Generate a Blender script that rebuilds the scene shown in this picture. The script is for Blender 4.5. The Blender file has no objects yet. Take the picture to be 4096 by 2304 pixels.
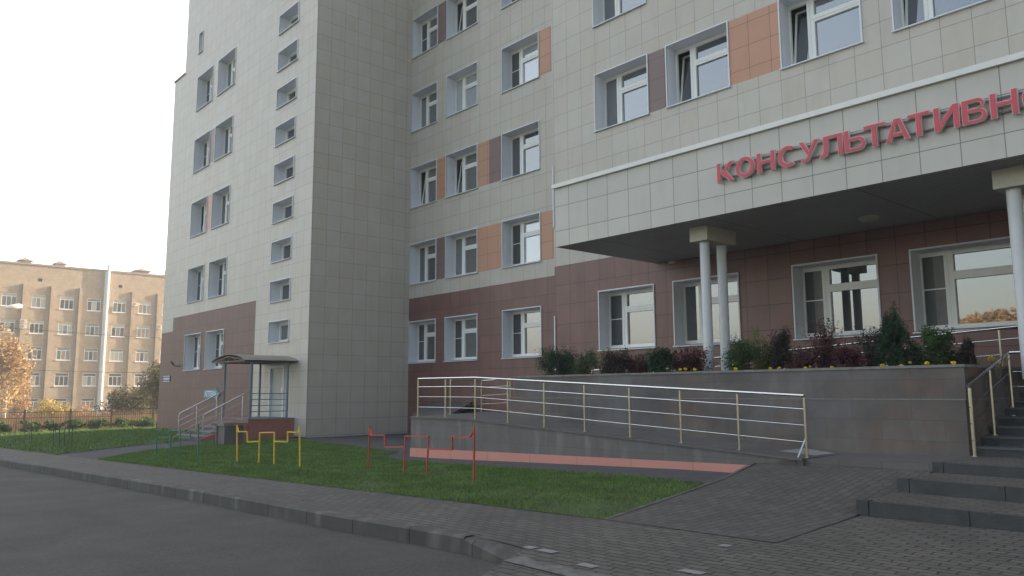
import bpy, math, random
import numpy as np
from mathutils import Vector, Matrix
random.seed(7); rng = np.random.default_rng(7)
sc = bpy.context.scene
COL = sc.collection
# ------------------------------------------------------------------ camera (solved from the building's vanishing lines)
EYE = np.array([0.0, 0.0, 1.65])
FPX, PITCH, ROLL, YAW = 3144.58, math.radians(7.509), math.radians(-0.285), math.radians(138.537)
_F = np.array([math.cos(PITCH)*math.cos(YAW), math.cos(PITCH)*math.sin(YAW), math.sin(PITCH)])
_r = np.array([math.sin(YAW), -math.cos(YAW), 0.0]); _u = np.cross(_r, _F)
_R = math.cos(ROLL)*_r + math.sin(ROLL)*_u; _U = -math.sin(ROLL)*_r + math.cos(ROLL)*_u
def ray(u, v):
    return _R*((u-2048)/FPX) + _U*(-(v-1152)/FPX) + _F
def at_x(s, x): r = ray(*s); return EYE + r*(x/r[0])
def at_y(s, y): r = ray(*s); return EYE + r*(y/r[1])
def at_z(s, z): r = ray(*s); return EYE + r*((z-1.65)/r[2])
cam = bpy.data.cameras.new('camera'); co = bpy.data.objects.new('camera', cam); COL.objects.link(co)
co.matrix_world = Matrix(((_R[0], _U[0], -_F[0], 0), (_R[1], _U[1], -_F[1], 0), (_R[2], _U[2], -_F[2], 1.65), (0, 0, 0, 1)))
cam.sensor_width = 36; cam.lens = 36*FPX/4096; cam.clip_end = 3000; cam.clip_start = .05
sc.camera = co
# ------------------------------------------------------------------ world, sun, exposure
SUN_AZ, SUN_EL = math.radians(10), math.radians(17)     # azimuth from +Y towards +X
w = bpy.data.worlds.new('World'); sc.world = w; w.use_nodes = True
nt = w.node_tree; bg = nt.nodes['Background']
sky = nt.nodes.new('ShaderNodeTexSky'); sky.sky_type = 'NISHITA'; sky.sun_disc = False
sky.sun_elevation = SUN_EL; sky.sun_rotation = SUN_AZ; sky.air_density = 1.0; sky.dust_density = 2.5; sky.ozone_density = 1.0
# a hazy morning: the clear sky is warmed a little and whitened by an added bright lobe low in the west
tint = nt.nodes.new('ShaderNodeVectorMath'); tint.operation = 'MULTIPLY'; tint.inputs[1].default_value = (1.17, 1.0, .86); nt.links.new(sky.outputs[0], tint.inputs[0])
wtc = nt.nodes.new('ShaderNodeTexCoord'); dt = nt.nodes.new('ShaderNodeVectorMath'); dt.operation = 'DOT_PRODUCT'
dt.inputs[1].default_value = Vector((-.95, .18, .26)).normalized(); nt.links.new(wtc.outputs['Generated'], dt.inputs[0])
mr = nt.nodes.new('ShaderNodeMapRange'); mr.interpolation_type = 'SMOOTHSTEP'; mr.inputs[1].default_value = -.2; mr.inputs[2].default_value = 1; mr.inputs[3].default_value = .0; mr.inputs[4].default_value = 1.0
nt.links.new(dt.outputs['Value'], mr.inputs[0])
hz_ = nt.nodes.new('ShaderNodeVectorMath'); hz_.operation = 'SCALE'; hz_.inputs[0].default_value = (3.3, 3.2, 3.05); nt.links.new(mr.outputs[0], hz_.inputs['Scale'])
ad_ = nt.nodes.new('ShaderNodeVectorMath'); ad_.operation = 'ADD'; nt.links.new(tint.outputs[0], ad_.inputs[0]); nt.links.new(hz_.outputs[0], ad_.inputs[1])
nt.links.new(ad_.outputs[0], bg.inputs[0]); bg.inputs[1].default_value = .15
sd = bpy.data.lights.new('sun', 'SUN'); sd.energy = 4.6; sd.angle = math.radians(.5); sd.color = (1, .84, .64)
so = bpy.data.objects.new('sun', sd); COL.objects.link(so)
sdir = Vector((math.sin(SUN_AZ)*math.cos(SUN_EL), math.cos(SUN_AZ)*math.cos(SUN_EL), math.sin(SUN_EL)))
so.rotation_euler = sdir.to_track_quat('Z', 'Y').to_euler()
sc.view_settings.view_transform = 'Standard'; sc.view_settings.look = 'None'
sc.view_settings.exposure = 1.35; sc.view_settings.gamma = 1
# ------------------------------------------------------------------ materials
def mat(name, col, rough=.7, metal=0, ior=1.45, noise=0, nscale=6, bump=0, bscale=40, emit=None, spec=None, grain=0):
    m = bpy.data.materials.new(name); m.use_nodes = True; n = m.node_tree.nodes; L = m.node_tree.links
    b = n['Principled BSDF']; b.inputs['Roughness'].default_value = rough; b.inputs['Metallic'].default_value = metal
    b.inputs['IOR'].default_value = ior; b.inputs['Base Color'].default_value = (*col, 1)
    if spec is not None: b.inputs['Specular IOR Level'].default_value = spec
    tc = n.new('ShaderNodeTexCoord')
    if noise:
        t = n.new('ShaderNodeTexNoise'); t.inputs['Scale'].default_value = nscale; t.inputs['Detail'].default_value = 6
        t.inputs['Roughness'].default_value = .65
        L.new(tc.outputs['Object'], t.inputs[0])
        cr = n.new('ShaderNodeMapRange'); cr.inputs[1].default_value = .3; cr.inputs[2].default_value = .7
        cr.inputs[3].default_value = 1-noise; cr.inputs[4].default_value = 1+noise
        L.new(t.outputs[0], cr.inputs[0])
        fac = cr.outputs[0]
        if grain:
            t2 = n.new('ShaderNodeTexNoise'); t2.inputs['Scale'].default_value = 38; t2.inputs['Detail'].default_value = 3; L.new(tc.outputs['Object'], t2.inputs[0])
            c2 = n.new('ShaderNodeMapRange'); c2.inputs[1].default_value = .3; c2.inputs[2].default_value = .7; c2.inputs[3].default_value = 1-grain; c2.inputs[4].default_value = 1+grain
            L.new(t2.outputs[0], c2.inputs[0]); mm = n.new('ShaderNodeMath'); mm.operation = 'MULTIPLY'; L.new(fac, mm.inputs[0]); L.new(c2.outputs[0], mm.inputs[1]); fac = mm.outputs[0]
        mx = n.new('ShaderNodeVectorMath'); mx.operation = 'SCALE'; mx.inputs[0].default_value = col
        L.new(fac, mx.inputs['Scale']); L.new(mx.outputs[0], b.inputs['Base Color'])
    if bump:
        t = n.new('ShaderNodeTexNoise'); t.inputs['Scale'].default_value = bscale; t.inputs['Detail'].default_value = 5
        L.new(tc.outputs['Object'], t.inputs[0])
        bp = n.new('ShaderNodeBump'); bp.inputs['Strength'].default_value = bump; bp.inputs['Distance'].default_value = .02
        L.new(t.outputs[0], bp.inputs['Height']); L.new(bp.outputs[0], b.inputs['Normal'])
    if emit:
        b.inputs['Emission Color'].default_value = (*emit[0], 1); b.inputs['Emission Strength'].default_value = emit[1]
    return m
def tilemat(name, col, w_=.603, h_=.603, joint=.012, jcol=.55, offset=0.0, var=.05, rough=.4, dirt=.06, bump=.3, distort=0, jabs=None, stain=0, hue=0, nmin=0, rust=0):
    """UV is in metres"""
    m = bpy.data.materials.new(name); m.use_nodes = True; n = m.node_tree.nodes; L = m.node_tree.links
    b = n['Principled BSDF']; b.inputs['Roughness'].default_value = rough
    tc = n.new('ShaderNodeTexCoord'); uv = tc.outputs['UV']
    if distort:
        nn = n.new('ShaderNodeTexNoise'); nn.inputs['Scale'].default_value = 9; L.new(uv, nn.inputs[0])
        s = n.new('ShaderNodeVectorMath'); s.operation = 'MULTIPLY_ADD'
        s.inputs[1].default_value = (distort,)*3; L.new(nn.outputs['Color'], s.inputs[0]); L.new(uv, s.inputs[2]); uv = s.outputs[0]
    br = n.new('ShaderNodeTexBrick'); br.offset = offset; br.squash = 1
    br.inputs['Scale'].default_value = 1; br.inputs['Brick Width'].default_value = w_; br.inputs['Row Height'].default_value = h_
    br.inputs['Mortar Size'].default_value = joint; br.inputs['Mortar Smooth'].default_value = .3; br.inputs['Bias'].default_value = 0
    lo = [c*(1-var) for c in col]; hi = [c*(1+var) for c in col]
    if hue: lo = [lo[0]*(1+hue), lo[1], lo[2]*(1-hue)]; hi = [hi[0]*(1-hue), hi[1], hi[2]*(1+hue)]
    br.inputs['Color1'].default_value = (*lo, 1); br.inputs['Color2'].default_value = (*hi, 1)
    br.inputs['Mortar'].default_value = (*(jabs or [c*jcol for c in col]), 1)
    L.new(uv, br.inputs['Vector'])
    t = n.new('ShaderNodeTexNoise'); t.inputs['Scale'].default_value = 1.1; t.inputs['Detail'].default_value = 8; t.inputs['Roughness'].default_value = .6
    L.new(tc.outputs['Object'], t.inputs[0])
    mr = n.new('ShaderNodeMapRange'); mr.inputs[1].default_value = .3; mr.inputs[2].default_value = .7
    mr.inputs[3].default_value = 1-dirt; mr.inputs[4].default_value = 1+dirt; L.new(t.outputs[0], mr.inputs[0])
    mx = n.new('ShaderNodeVectorMath'); mx.operation = 'SCALE'; L.new(br.outputs['Color'], mx.inputs[0]); L.new(mr.outputs[0], mx.inputs['Scale'])
    last = mx.outputs[0]
    if stain:
        mp = n.new('ShaderNodeMapping'); mp.inputs['Scale'].default_value = (3.2, 3.2, .55); L.new(tc.outputs['Object'], mp.inputs[0])
        t2 = n.new('ShaderNodeTexNoise'); t2.inputs['Scale'].default_value = 1.3; t2.inputs['Detail'].default_value = 5; L.new(mp.outputs[0], t2.inputs[0])
        m2 = n.new('ShaderNodeMapRange'); m2.inputs[1].default_value = .52; m2.inputs[2].default_value = .72
        m2.inputs[3].default_value = 1; m2.inputs[4].default_value = 1+stain; L.new(t2.outputs[0], m2.inputs[0])
        m3 = n.new('ShaderNodeVectorMath'); m3.operation = 'SCALE'; L.new(last, m3.inputs[0]); L.new(m2.outputs[0], m3.inputs['Scale']); last = m3.outputs[0]
    if rust:
        t4 = n.new('ShaderNodeTexNoise'); t4.inputs['Scale'].default_value = .75; t4.inputs['Detail'].default_value = 4; L.new(tc.outputs['Object'], t4.inputs[0])
        m4 = n.new('ShaderNodeMapRange'); m4.inputs[1].default_value = .5; m4.inputs[2].default_value = .68; m4.inputs[3].default_value = 0; m4.inputs[4].default_value = 1; L.new(t4.outputs[0], m4.inputs[0])
        v4 = n.new('ShaderNodeVectorMath'); v4.operation = 'SCALE'; v4.inputs[0].default_value = (rust, rust*-.1, rust*-.9); L.new(m4.outputs[0], v4.inputs['Scale'])
        v5 = n.new('ShaderNodeVectorMath'); v5.operation = 'ADD'; v5.inputs[1].default_value = (1, 1, 1); L.new(v4.outputs[0], v5.inputs[0])
        v6 = n.new('ShaderNodeVectorMath'); v6.operation = 'MULTIPLY'; L.new(last, v6.inputs[0]); L.new(v5.outputs[0], v6.inputs[1]); last = v6.outputs[0]
    L.new(last, b.inputs['Base Color'])
    if bump:
        iv = n.new('ShaderNodeMath'); iv.operation = 'MULTIPLY_ADD'; iv.inputs[1].default_value = -1; iv.inputs[2].default_value = 1
        L.new(br.outputs['Fac'], iv.inputs[0])
        t3 = n.new('ShaderNodeTexNoise'); t3.inputs['Scale'].default_value = 60; L.new(tc.outputs['Object'], t3.inputs[0])
        ad = n.new('ShaderNodeMath'); ad.operation = 'MULTIPLY_ADD'; ad.inputs[1].default_value = .25 if nmin == 0 else nmin
        L.new(t3.outputs[0], ad.inputs[0]); L.new(iv.outputs[0], ad.inputs[2])
        bp = n.new('ShaderNodeBump'); bp.inputs['Strength'].default_value = bump; bp.inputs['Distance'].default_value = .008
        L.new(ad.outputs[0], bp.inputs['Height']); L.new(bp.outputs[0], b.inputs['Normal'])
    return m
M = {}
M['beige'] = tilemat('beige_porcelain', (.475, .440, .385), joint=.009, jcol=.56, var=.04, rough=.45, hue=.022, dirt=.045, stain=-.07)
M['brown'] = tilemat('brown_porcelain', (.165, .080, .065), joint=.010, jcol=.4, var=.07, rough=.42, dirt=.12, stain=-.12)
M['brownt'] = tilemat('brown_porcelain_wing', (.150, .076, .060), joint=.010, jcol=.4, var=.05, rough=.55, dirt=.07)
M['orange'] = tilemat('orange_porcelain', (.46, .235, .145), joint=.010, jcol=.5, var=.03, rough=.42, dirt=.04)
M['purple'] = tilemat('dark_brown_porcelain', (.18, .115, .105), joint=.010, jcol=.5, var=.03, rough=.42, dirt=.04)
M['fascia'] = tilemat('fascia_porcelain', (.485, .462, .415), joint=.009, jcol=.4, var=.03, rough=.4, w_=.612, dirt=.04, stain=-.06)
M['white'] = mat('white_enamelled_metal', (.66, .68, .72), .45, noise=.03)
M['pvc'] = mat('white_pvc', (.78, .78, .75), .35)
M['coping'] = mat('pale_metal_coping', (.74, .73, .70), .5, noise=.05, nscale=3)
M['glass'] = mat('window_glass', (.030, .033, .038), .015, ior=2.8)
M['glass2'] = mat('window_glass_curtained', (.10, .105, .11), .02, ior=2.8)
M['glass3'] = mat('window_glass_blinds', (.34, .37, .40), .03, ior=2.8)
for g_ in ('glass', 'glass2', 'glass3'): M[g_].node_tree.nodes['Principled BSDF'].inputs['Specular Tint'].default_value = (.93, .96, 1.0, 1)
M['net'] = mat('mosquito_net', (.055, .06, .065), .35, ior=1.5, noise=.1, nscale=2)
M['soffit'] = tilemat('soffit_slats', (.38, .38, .37), w_=3.0, h_=.15, joint=.014, jcol=.25, var=.03, rough=.5)
M['column'] = mat('painted_column', (.62, .63, .64), .5, noise=.04)
M['cap'] = mat('painted_column_head', (.50, .48, .40), .7, noise=.1)
M['granite'] = tilemat('grey_stone_cladding', (.108, .097, .092), w_=.9, h_=.3, joint=.004, jcol=.75, offset=.5, var=.07, rough=.7, dirt=.32, stain=.2, hue=.06, rust=.2)
M['granite_b'] = tilemat('ramp_stone_cladding', (.122, .113, .108), w_=.6, h_=.3, joint=.004, jcol=.7, offset=.5, var=.06, rough=.7, dirt=.15, stain=.5, hue=.03)
M['pink'] = tilemat('pink_plinth_paint', (.56, .25, .20), w_=1.3, h_=3, joint=.006, jcol=.5, var=.03, rough=.8, dirt=.06)
M['pinkd'] = mat('pink_render', (.33, .135, .105), .85, noise=.12, nscale=4, bump=.2)
M['deck'] = tilemat('ramp_deck_stone', (.105, .099, .095), w_=.6, h_=.6, joint=.006, jcol=.6, var=.08, rough=.65, dirt=.12)
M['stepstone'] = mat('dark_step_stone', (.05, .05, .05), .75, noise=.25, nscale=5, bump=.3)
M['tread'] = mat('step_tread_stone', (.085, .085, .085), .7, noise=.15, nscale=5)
M['steel'] = mat('polished_steel', (.60, .60, .60), .2, metal=1)
M['skygold_steel'] = mat('steel_post_sky_reflection', (.44, .405, .32), .3, metal=1)  # grey steel; the golden sky reflection is put into its base colour
M['asphalt'] = mat('asphalt', (.073, .069, .063), .9, noise=.24, nscale=.9, bump=.5, bscale=160, grain=.22)
M['asph2'] = mat('old_asphalt', (.075, .072, .075), .9, noise=.2, nscale=4, bump=.5, bscale=120)
M['paver'] = tilemat('interlocking_pavers', (.100, .089, .077), w_=.21, h_=.105, joint=.009, jcol=.25, offset=.5, var=.16, rough=.85, dirt=.16, distort=.05, bump=.8)
M['paver2'] = tilemat('slope_pavers', (.086, .078, .070), w_=.21, h_=.105, joint=.0065, jcol=.4, offset=.5, var=.14, rough=.85, dirt=.15, distort=.05, bump=.8)
M['kerb'] = tilemat('kerb_concrete', (.078, .074, .066), w_=1.0, h_=5, joint=.012, jcol=.35, var=.10, rough=.9, dirt=.3, stain=.9)
M['concrete'] = mat('weathered_concrete', (.20, .19, .175), .9, noise=.25, nscale=7, bump=.4)
M['mortar'] = mat('dried_mortar', (.135, .130, .118), .9, noise=.4, nscale=9, bump=.5)
M['lightpaver'] = mat('pale_new_paver', (.24, .235, .22), .85, noise=.12, nscale=10)
M['soil'] = mat('soil', (.05, .04, .03), .95, noise=.3, nscale=8, bump=.5)
M['ground'] = mat('meadow_ground', (.07, .085, .035), .95, noise=.3, nscale=.5)
M['lawn'] = mat('lawn_turf', (.062, .088, .026), .95, noise=.3, nscale=2.2, bump=.6, bscale=60)
M['red'] = mat('red_enamel', (.56, .07, .10), .45)
M['redpaint'] = mat('chipped_red_paint', (.38, .06, .04), .55, noise=.3, nscale=14)
M['yellow'] = mat('yellow_paint', (.66, .42, .03), .5, noise=.12, nscale=12)
M['teal'] = mat('green_paint', (.03, .17, .12), .5, noise=.12, nscale=12)
M['darkpaint'] = mat('dark_paint', (.05, .055, .04), .5)
M['rim'] = mat('letter_rim', (.72, .55, .52), .5)
M['railpaint'] = mat('rail_paint', (.17, .12, .11), .6)
M['bluegrey'] = mat('blue_grey_paint', (.15, .20, .25), .5, noise=.12, nscale=6)
M['poly'] = mat('dirty_canopy_sheet', (.25, .24, .185), .5, noise=.25, nscale=3)
M['door'] = mat('grey_door', (.40, .41, .41), .45, noise=.03)
M['sign_teal'] = mat('teal_sign_board', (.02, .25, .30), .4)
M['sign_blue'] = mat('blue_sign_board', (.03, .09, .26), .4)
M['signwhite'] = mat('white_lettering', (.8, .8, .8), .5)
M['black'] = mat('black_metal', (.02, .02, .02), .5)
M['darksteel'] = mat('brown_iron', (.035, .018, .015), .6)
M['brickfar'] = tilemat('old_brick_wall', (.35, .285, .215), w_=.27, h_=.085, joint=.008, jcol=.75, offset=.5, var=.10, rough=.9, dirt=.14, bump=.2)
M['farpipe'] = mat('galvanised_downpipe', (.86, .84, .86), .35, noise=.05)
M['farroof'] = mat('roof_metal', (.25, .22, .20), .6)
M['curtainpink'] = mat('window_pink_curtain', (.30, .22, .20), .1, ior=1.6)
M['curtainlight'] = mat('net_curtain', (.15, .15, .14), .4, noise=.15, nscale=3)
M['curtaingrey'] = mat('window_grey_curtain', (.13, .165, .16), .1, ior=1.6)
M['curtainwhite'] = mat('window_white_blind', (.38, .42, .38), .15, ior=1.6)
M['ac'] = mat('ac_casing', (.55, .50, .42), .6)
M['lampwhite'] = mat('lamp_head_white', (.85, .83, .78), .4)
M['flower'] = mat('yellow_petals', (.75, .60, .02), .6)
M['flower2'] = mat('pale_petals', (.45, .47, .10), .6)
M['bark'] = mat('bark', (.12, .09, .06), .9, noise=.3, nscale=10)
M['bark_birch'] = mat('birch_bark', (.62, .55, .42), .8, noise=.2, nscale=10)
def leafmat(name, col, var=.35):
    m = bpy.data.materials.new(name); m.use_nodes = True; n = m.node_tree.nodes; L = m.node_tree.links
    b = n['Principled BSDF']; b.inputs['Roughness'].default_value = .65
    g = n.new('ShaderNodeNewGeometry')
    mr = n.new('ShaderNodeMapRange'); mr.inputs[3].default_value = 1-var; mr.inputs[4].default_value = 1+var
    L.new(g.outputs['Random Per Island'], mr.inputs[0])
    t = n.new('ShaderNodeTexNoise'); t.inputs['Scale'].default_value = 2.5
    tc = n.new('ShaderNodeTexCoord'); L.new(tc.outputs['Object'], t.inputs[0])
    m2 = n.new('ShaderNodeMapRange'); m2.inputs[1].default_value = .35; m2.inputs[2].default_value = .65; m2.inputs[3].default_value = .75; m2.inputs[4].default_value = 1.25
    L.new(t.outputs[0], m2.inputs[0])
    mu = n.new('ShaderNodeMath'); mu.operation = 'MULTIPLY'; L.new(mr.outputs[0], mu.inputs[0]); L.new(m2.outputs[0], mu.inputs[1])
    v = n.new('ShaderNodeVectorMath'); v.operation = 'SCALE'; v.inputs[0].default_value = col; L.new(mu.outputs[0], v.inputs['Scale'])
    L.new(v.outputs[0], b.inputs['Base Color'])
    tr = n.new('ShaderNodeBsdfTranslucent'); L.new(v.outputs[0], tr.inputs[0])
    ms = n.new('ShaderNodeMixShader'); ms.inputs[0].default_value = .3
    L.new(b.outputs[0], ms.inputs[1]); L.new(tr.outputs[0], ms.inputs[2]); L.new(ms.outputs[0], n['Material Output'].inputs[0])
    return m
M['leaf_green'] = leafmat('leaf_dark_green', (.045, .085, .022)); M['leaf_thuja'] = leafmat('leaf_thuja', (.022, .060, .022))
M['leaf_lime'] = leafmat('leaf_yellow_green', (.11, .15, .03)); M['leaf_red'] = leafmat('leaf_barberry', (.085, .022, .026))
M['leaf_dark'] = leafmat('leaf_dark_plum', (.038, .026, .022)); M['leaf_orange'] = leafmat('leaf_autumn_orange', (.40, .26, .12))
M['leaf_yellow'] = leafmat('leaf_autumn_yellow', (.46, .36, .09)); M['leaf_olive'] = leafmat('leaf_olive', (.12, .11, .03))
M['leaf_hedge'] = leafmat('leaf_hedge', (.07, .12, .03)); M['reed'] = leafmat('dry_reed', (.26, .17, .08)); M['grass'] = leafmat('grass_blade', (.108, .190, .036), .5)
# ------------------------------------------------------------------ mesh helpers
class MB:
    def __init__(s): s.v = []; s.f = []; s.uv = []
    def face(s, pts, uv=None):
        i = len(s.v); s.v += [tuple(map(float, p)) for p in pts]; s.f.append(tuple(range(i, i+len(pts))))
        if uv is None:
            a = Vector(pts[1])-Vector(pts[0]); b = Vector(pts[-1])-Vector(pts[0]); nn = a.cross(b)
            if abs(nn.z) >= max(abs(nn.x), abs(nn.y)): uv = [(p[0], p[1]) for p in pts]
            elif abs(nn.y) >= abs(nn.x): uv = [(p[0], p[2]) for p in pts]
            else: uv = [(p[1], p[2]) for p in pts]
        s.uv.append(uv); return s
    def box(s, a, b, uvo=(0, 0, 0)):
        x0, y0, z0 = a; x1, y1, z1 = b
        for q in (((x0,y0,z0),(x1,y0,z0),(x1,y0,z1),(x0,y0,z1)), ((x1,y1,z0),(x0,y1,z0),(x0,y1,z1),(x1,y1,z1)),
                  ((x1,y0,z0),(x1,y1,z0),(x1,y1,z1),(x1,y0,z1)), ((x0,y1,z0),(x0,y0,z0),(x0,y0,z1),(x0,y1,z1)),
                  ((x0,y0,z1),(x1,y0,z1),(x1,y1,z1),(x0,y1,z1)), ((x0,y1,z0),(x1,y1,z0),(x1,y0,z0),(x0,y0,z0))):
            s.face(q)
        return s
    def prism(s, poly, z0, z1):
        """poly: xy list ccw; z0/z1 floats or lists"""
        n = len(poly); a = z0 if hasattr(z0, '__len__') else [z0]*n; b = z1 if hasattr(z1, '__len__') else [z1]*n
        s.face([(p[0], p[1], b[i]) for i, p in enumerate(poly)]); s.face([(p[0], p[1], a[i]) for i, p in reversed(list(enumerate(poly)))])
        for i in range(n):
            j = (i+1) % n; p, q = poly[i], poly[j]; l = math.dist(p, q)
            s.face([(p[0], p[1], a[i]), (q[0], q[1], a[j]), (q[0], q[1], b[j]), (p[0], p[1], b[i])])
        return s
    def bar(s, a, b, w_, h_=None):
        """rectangular bar from a to b"""
        h_ = h_ or w_; a = Vector(a); b = Vector(b); d = (b-a).normalized()
        up = Vector((0, 0, 1)) if abs(d.z) < .95 else Vector((0, 1, 0))
        x = d.cross(up).normalized()*(w_/2); y = x.cross(d).normalized()*(h_/2)
        A = [a-x-y, a+x-y, a+x+y, a-x+y]; B = [p+(b-a) for p in A]
        s.face(A[::-1]); s.face(B)
        for i in range(4):
            j = (i+1) % 4; s.face([A[i], A[j], B[j], B[i]])
        return s
    def tube(s, pts, r, n=10, caps=True):
        pts = [Vector(p) for p in pts]; rs = r if hasattr(r, '__len__') else [r]*len(pts); rings = []
        for i, p in enumerate(pts):
            d = (pts[min(i+1, len(pts)-1)]-pts[max(i-1, 0)]).normalized()
            up = Vector((0, 0, 1)) if abs(d.z) < .95 else Vector((0, 1, 0))
            x = d.cross(up).normalized(); y = x.cross(d).normalized()
            rings.append([p+x*(rs[i]*math.cos(2*math.pi*k/n))+y*(rs[i]*math.sin(2*math.pi*k/n)) for k in range(n)])
        for A, B in zip(rings, rings[1:]):
            for k in range(n):
                j = (k+1) % n; s.face([A[k], A[j], B[j], B[k]])
        if caps: s.face(rings[0][::-1]); s.face(rings[-1])
        return s
    def build(s, name, m, parent=None, smooth=False, weld=False, **props):
        me = bpy.data.meshes.new(name); me.from_pydata(s.v, [], s.f)
        u = me.uv_layers.new(name='UVMap'); flat = [c for f in s.uv for p in f for c in p]
        u.data.foreach_set('uv', flat)
        return link(me, name, m, parent, smooth, props)
def link(me, name, m, parent, smooth=False, props={}):
    if m is not None: me.materials.append(M[m] if isinstance(m, str) else m)
    if smooth:
        import bmesh
        bm = bmesh.new(); bm.from_mesh(me); bmesh.ops.remove_doubles(bm, verts=bm.verts, dist=1e-5); bm.to_mesh(me); bm.free()
        me.shade_smooth()
        try: me.set_sharp_from_angle(angle=math.radians(40))
        except Exception: pass
    me.update()
    o = bpy.data.objects.new(name, me); COL.objects.link(o)
    if parent is not None:
        o.parent = parent
        if parent.type == 'EMPTY': o.location = -Vector(parent.location)
    for k, v in props.items(): o[k] = v
    return o
def thing(name, label, cat, loc, group=None):
    o = bpy.data.objects.new(name, None); COL.objects.link(o); o.location = loc; o.empty_display_size = .3
    o['label'] = label; o['category'] = cat
    if group: o['group'] = group
    return o
def tag(o, label, cat, group=None):
    o['label'] = label; o['category'] = cat
    if group: o['group'] = group
    return o
def npmesh(name, verts, faces4, m, parent=None, **props):
    me = bpy.data.meshes.new(name); n = len(verts); k = faces4.shape[1]
    me.vertices.add(n); me.vertices.foreach_set('co', verts.astype(np.float32).ravel())
    me.loops.add(faces4.size); me.loops.foreach_set('vertex_index', faces4.astype(np.int32).ravel())
    me.polygons.add(len(faces4)); me.polygons.foreach_set('loop_start', np.arange(0, faces4.size, k, dtype=np.int32))
    me.polygons.foreach_set('loop_total', np.full(len(faces4), k, dtype=np.int32))
    me.validate()
    return link(me, name, m, parent, False, props)
def leaves(centers, size, n_up=.3, aspect=1.6):
    """one small quad leaf at each centre"""
    n = len(centers); a = rng.normal(size=(n, 3)); a[:, 2] *= .7; a /= np.linalg.norm(a, axis=1)[:, None]
    b = rng.normal(size=(n, 3)); b -= a*(a*b).sum(1)[:, None]; b /= np.linalg.norm(b, axis=1)[:, None]
    s = size*rng.uniform(.6, 1.3, n)[:, None]
    v = np.stack([centers-a*s*aspect/2, centers+b*s/2, centers+a*s*aspect/2, centers-b*s/2], 1).reshape(-1, 3)
    return v, np.arange(4*n).reshape(-1, 4)
def crown(c, rad, n, lumps=14, shell=.55, cone=False):
    """points filling an uneven crown"""
    c = np.array(c, float); rad = np.array(rad, float)
    lc = rng.normal(size=(lumps, 3)); lc /= np.linalg.norm(lc, axis=1)[:, None]; lc *= rng.uniform(.35, .85, lumps)[:, None]
    lr = rng.uniform(.25, .48, lumps)
    k = rng.integers(0, lumps, n); d = rng.normal(size=(n, 3)); d /= np.linalg.norm(d, axis=1)[:, None]
    p = lc[k]+d*(lr[k]*rng.uniform(shell, 1.08, n))[:, None]
    if cone:
        t = (p[:, 2]+1.2)/2.4; f = np.clip(1.25-t, .12, 1)**.8; p[:, 0] *= f*1.1; p[:, 1] *= f*1.1
    return c+p*rad
# ------------------------------------------------------------------ terrain
def zt(x, y):
    z = .34+.0125*min(max(x, -200), 8)
    if x < -42: z -= .022*min(-42-x, 45)
    if x < -36 and y < 11: z -= .15*min((-36-x)/8, 1)*min((11-y)/4, 1)
    z += .14*min(max((x+15)/7, 0), 1)*min(max((y-6.6)/4, 0), 1) if x < -5 else 0
    return z
zq = np.vectorize(zt)
def at_g(s, off=0):
    r = ray(*s); t = 3.0
    for _ in range(60):
        P = EYE+r*t; t2 = (zt(P[0], P[1])+off-1.65)/r[2]; t = .6*t+.4*t2
    return EYE+r*t
def sheet(name, poly, m, off=0.0, step=.6, zf=None, uvrot=False, **props):
    """polygon draped on the terrain"""
    import bmesh
    bm = bmesh.new(); bm.faces.new([bm.verts.new((p[0], p[1], 0)) for p in poly])
    xs = [p[0] for p in poly]; ys = [p[1] for p in poly]
    x = math.floor(min(xs))+step
    while x < max(xs):
        bmesh.ops.bisect_plane(bm, geom=bm.verts[:]+bm.edges[:]+bm.faces[:], plane_co=(x, 0, 0), plane_no=(1, 0, 0)); x += step*(1 if x > -30 else 3)
    y = math.floor(min(ys))+step
    while y < max(ys):
        bmesh.ops.bisect_plane(bm, geom=bm.verts[:]+bm.edges[:]+bm.faces[:], plane_co=(0, y, 0), plane_no=(0, 1, 0)); y += step
    for v in bm.verts: v.co.z = (zf or zt)(v.co.x, v.co.y)+off
    bmesh.ops.recalc_face_normals(bm, faces=bm.faces[:])
    for f in bm.faces:
        if f.normal.z < 0: f.normal_flip()
    uvl = bm.loops.layers.uv.new('UVMap')
    for f in bm.faces:
        for l in f.loops: l[uvl].uv = (l.vert.co.y, l.vert.co.x) if uvrot else (l.vert.co.x, l.vert.co.y)
    me = bpy.data.meshes.new(name); bm.to_mesh(me); bm.free()
    return link(me, name, m, None, False, props)
ST = dict(kind='structure')
# ground sheet to the horizon, below every laid surface
xs = np.array([-1500, -600, -300, -200, -150, -120]+list(np.arange(-100, -42, 4))+list(np.arange(-42, 14, 1.5))+[20, 60, 200, 600, 1500], float)
ys = np.array([-1500, -600, -200, -60, -20]+list(np.arange(-8, 22, 1.5))+[30, 60, 120, 300, 700, 1500], float)
X, Y = np.meshgrid(xs, ys); Z = zq(X, Y)-.32
gv = np.stack([X, Y, Z], -1).reshape(-1, 3); nx = len(xs)
gf = np.array([[j*nx+i, j*nx+i+1, (j+1)*nx+i+1, (j+1)*nx+i] for j in range(len(ys)-1) for i in range(nx-1)])
npmesh('ground', gv, gf, 'ground', kind='structure')
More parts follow.
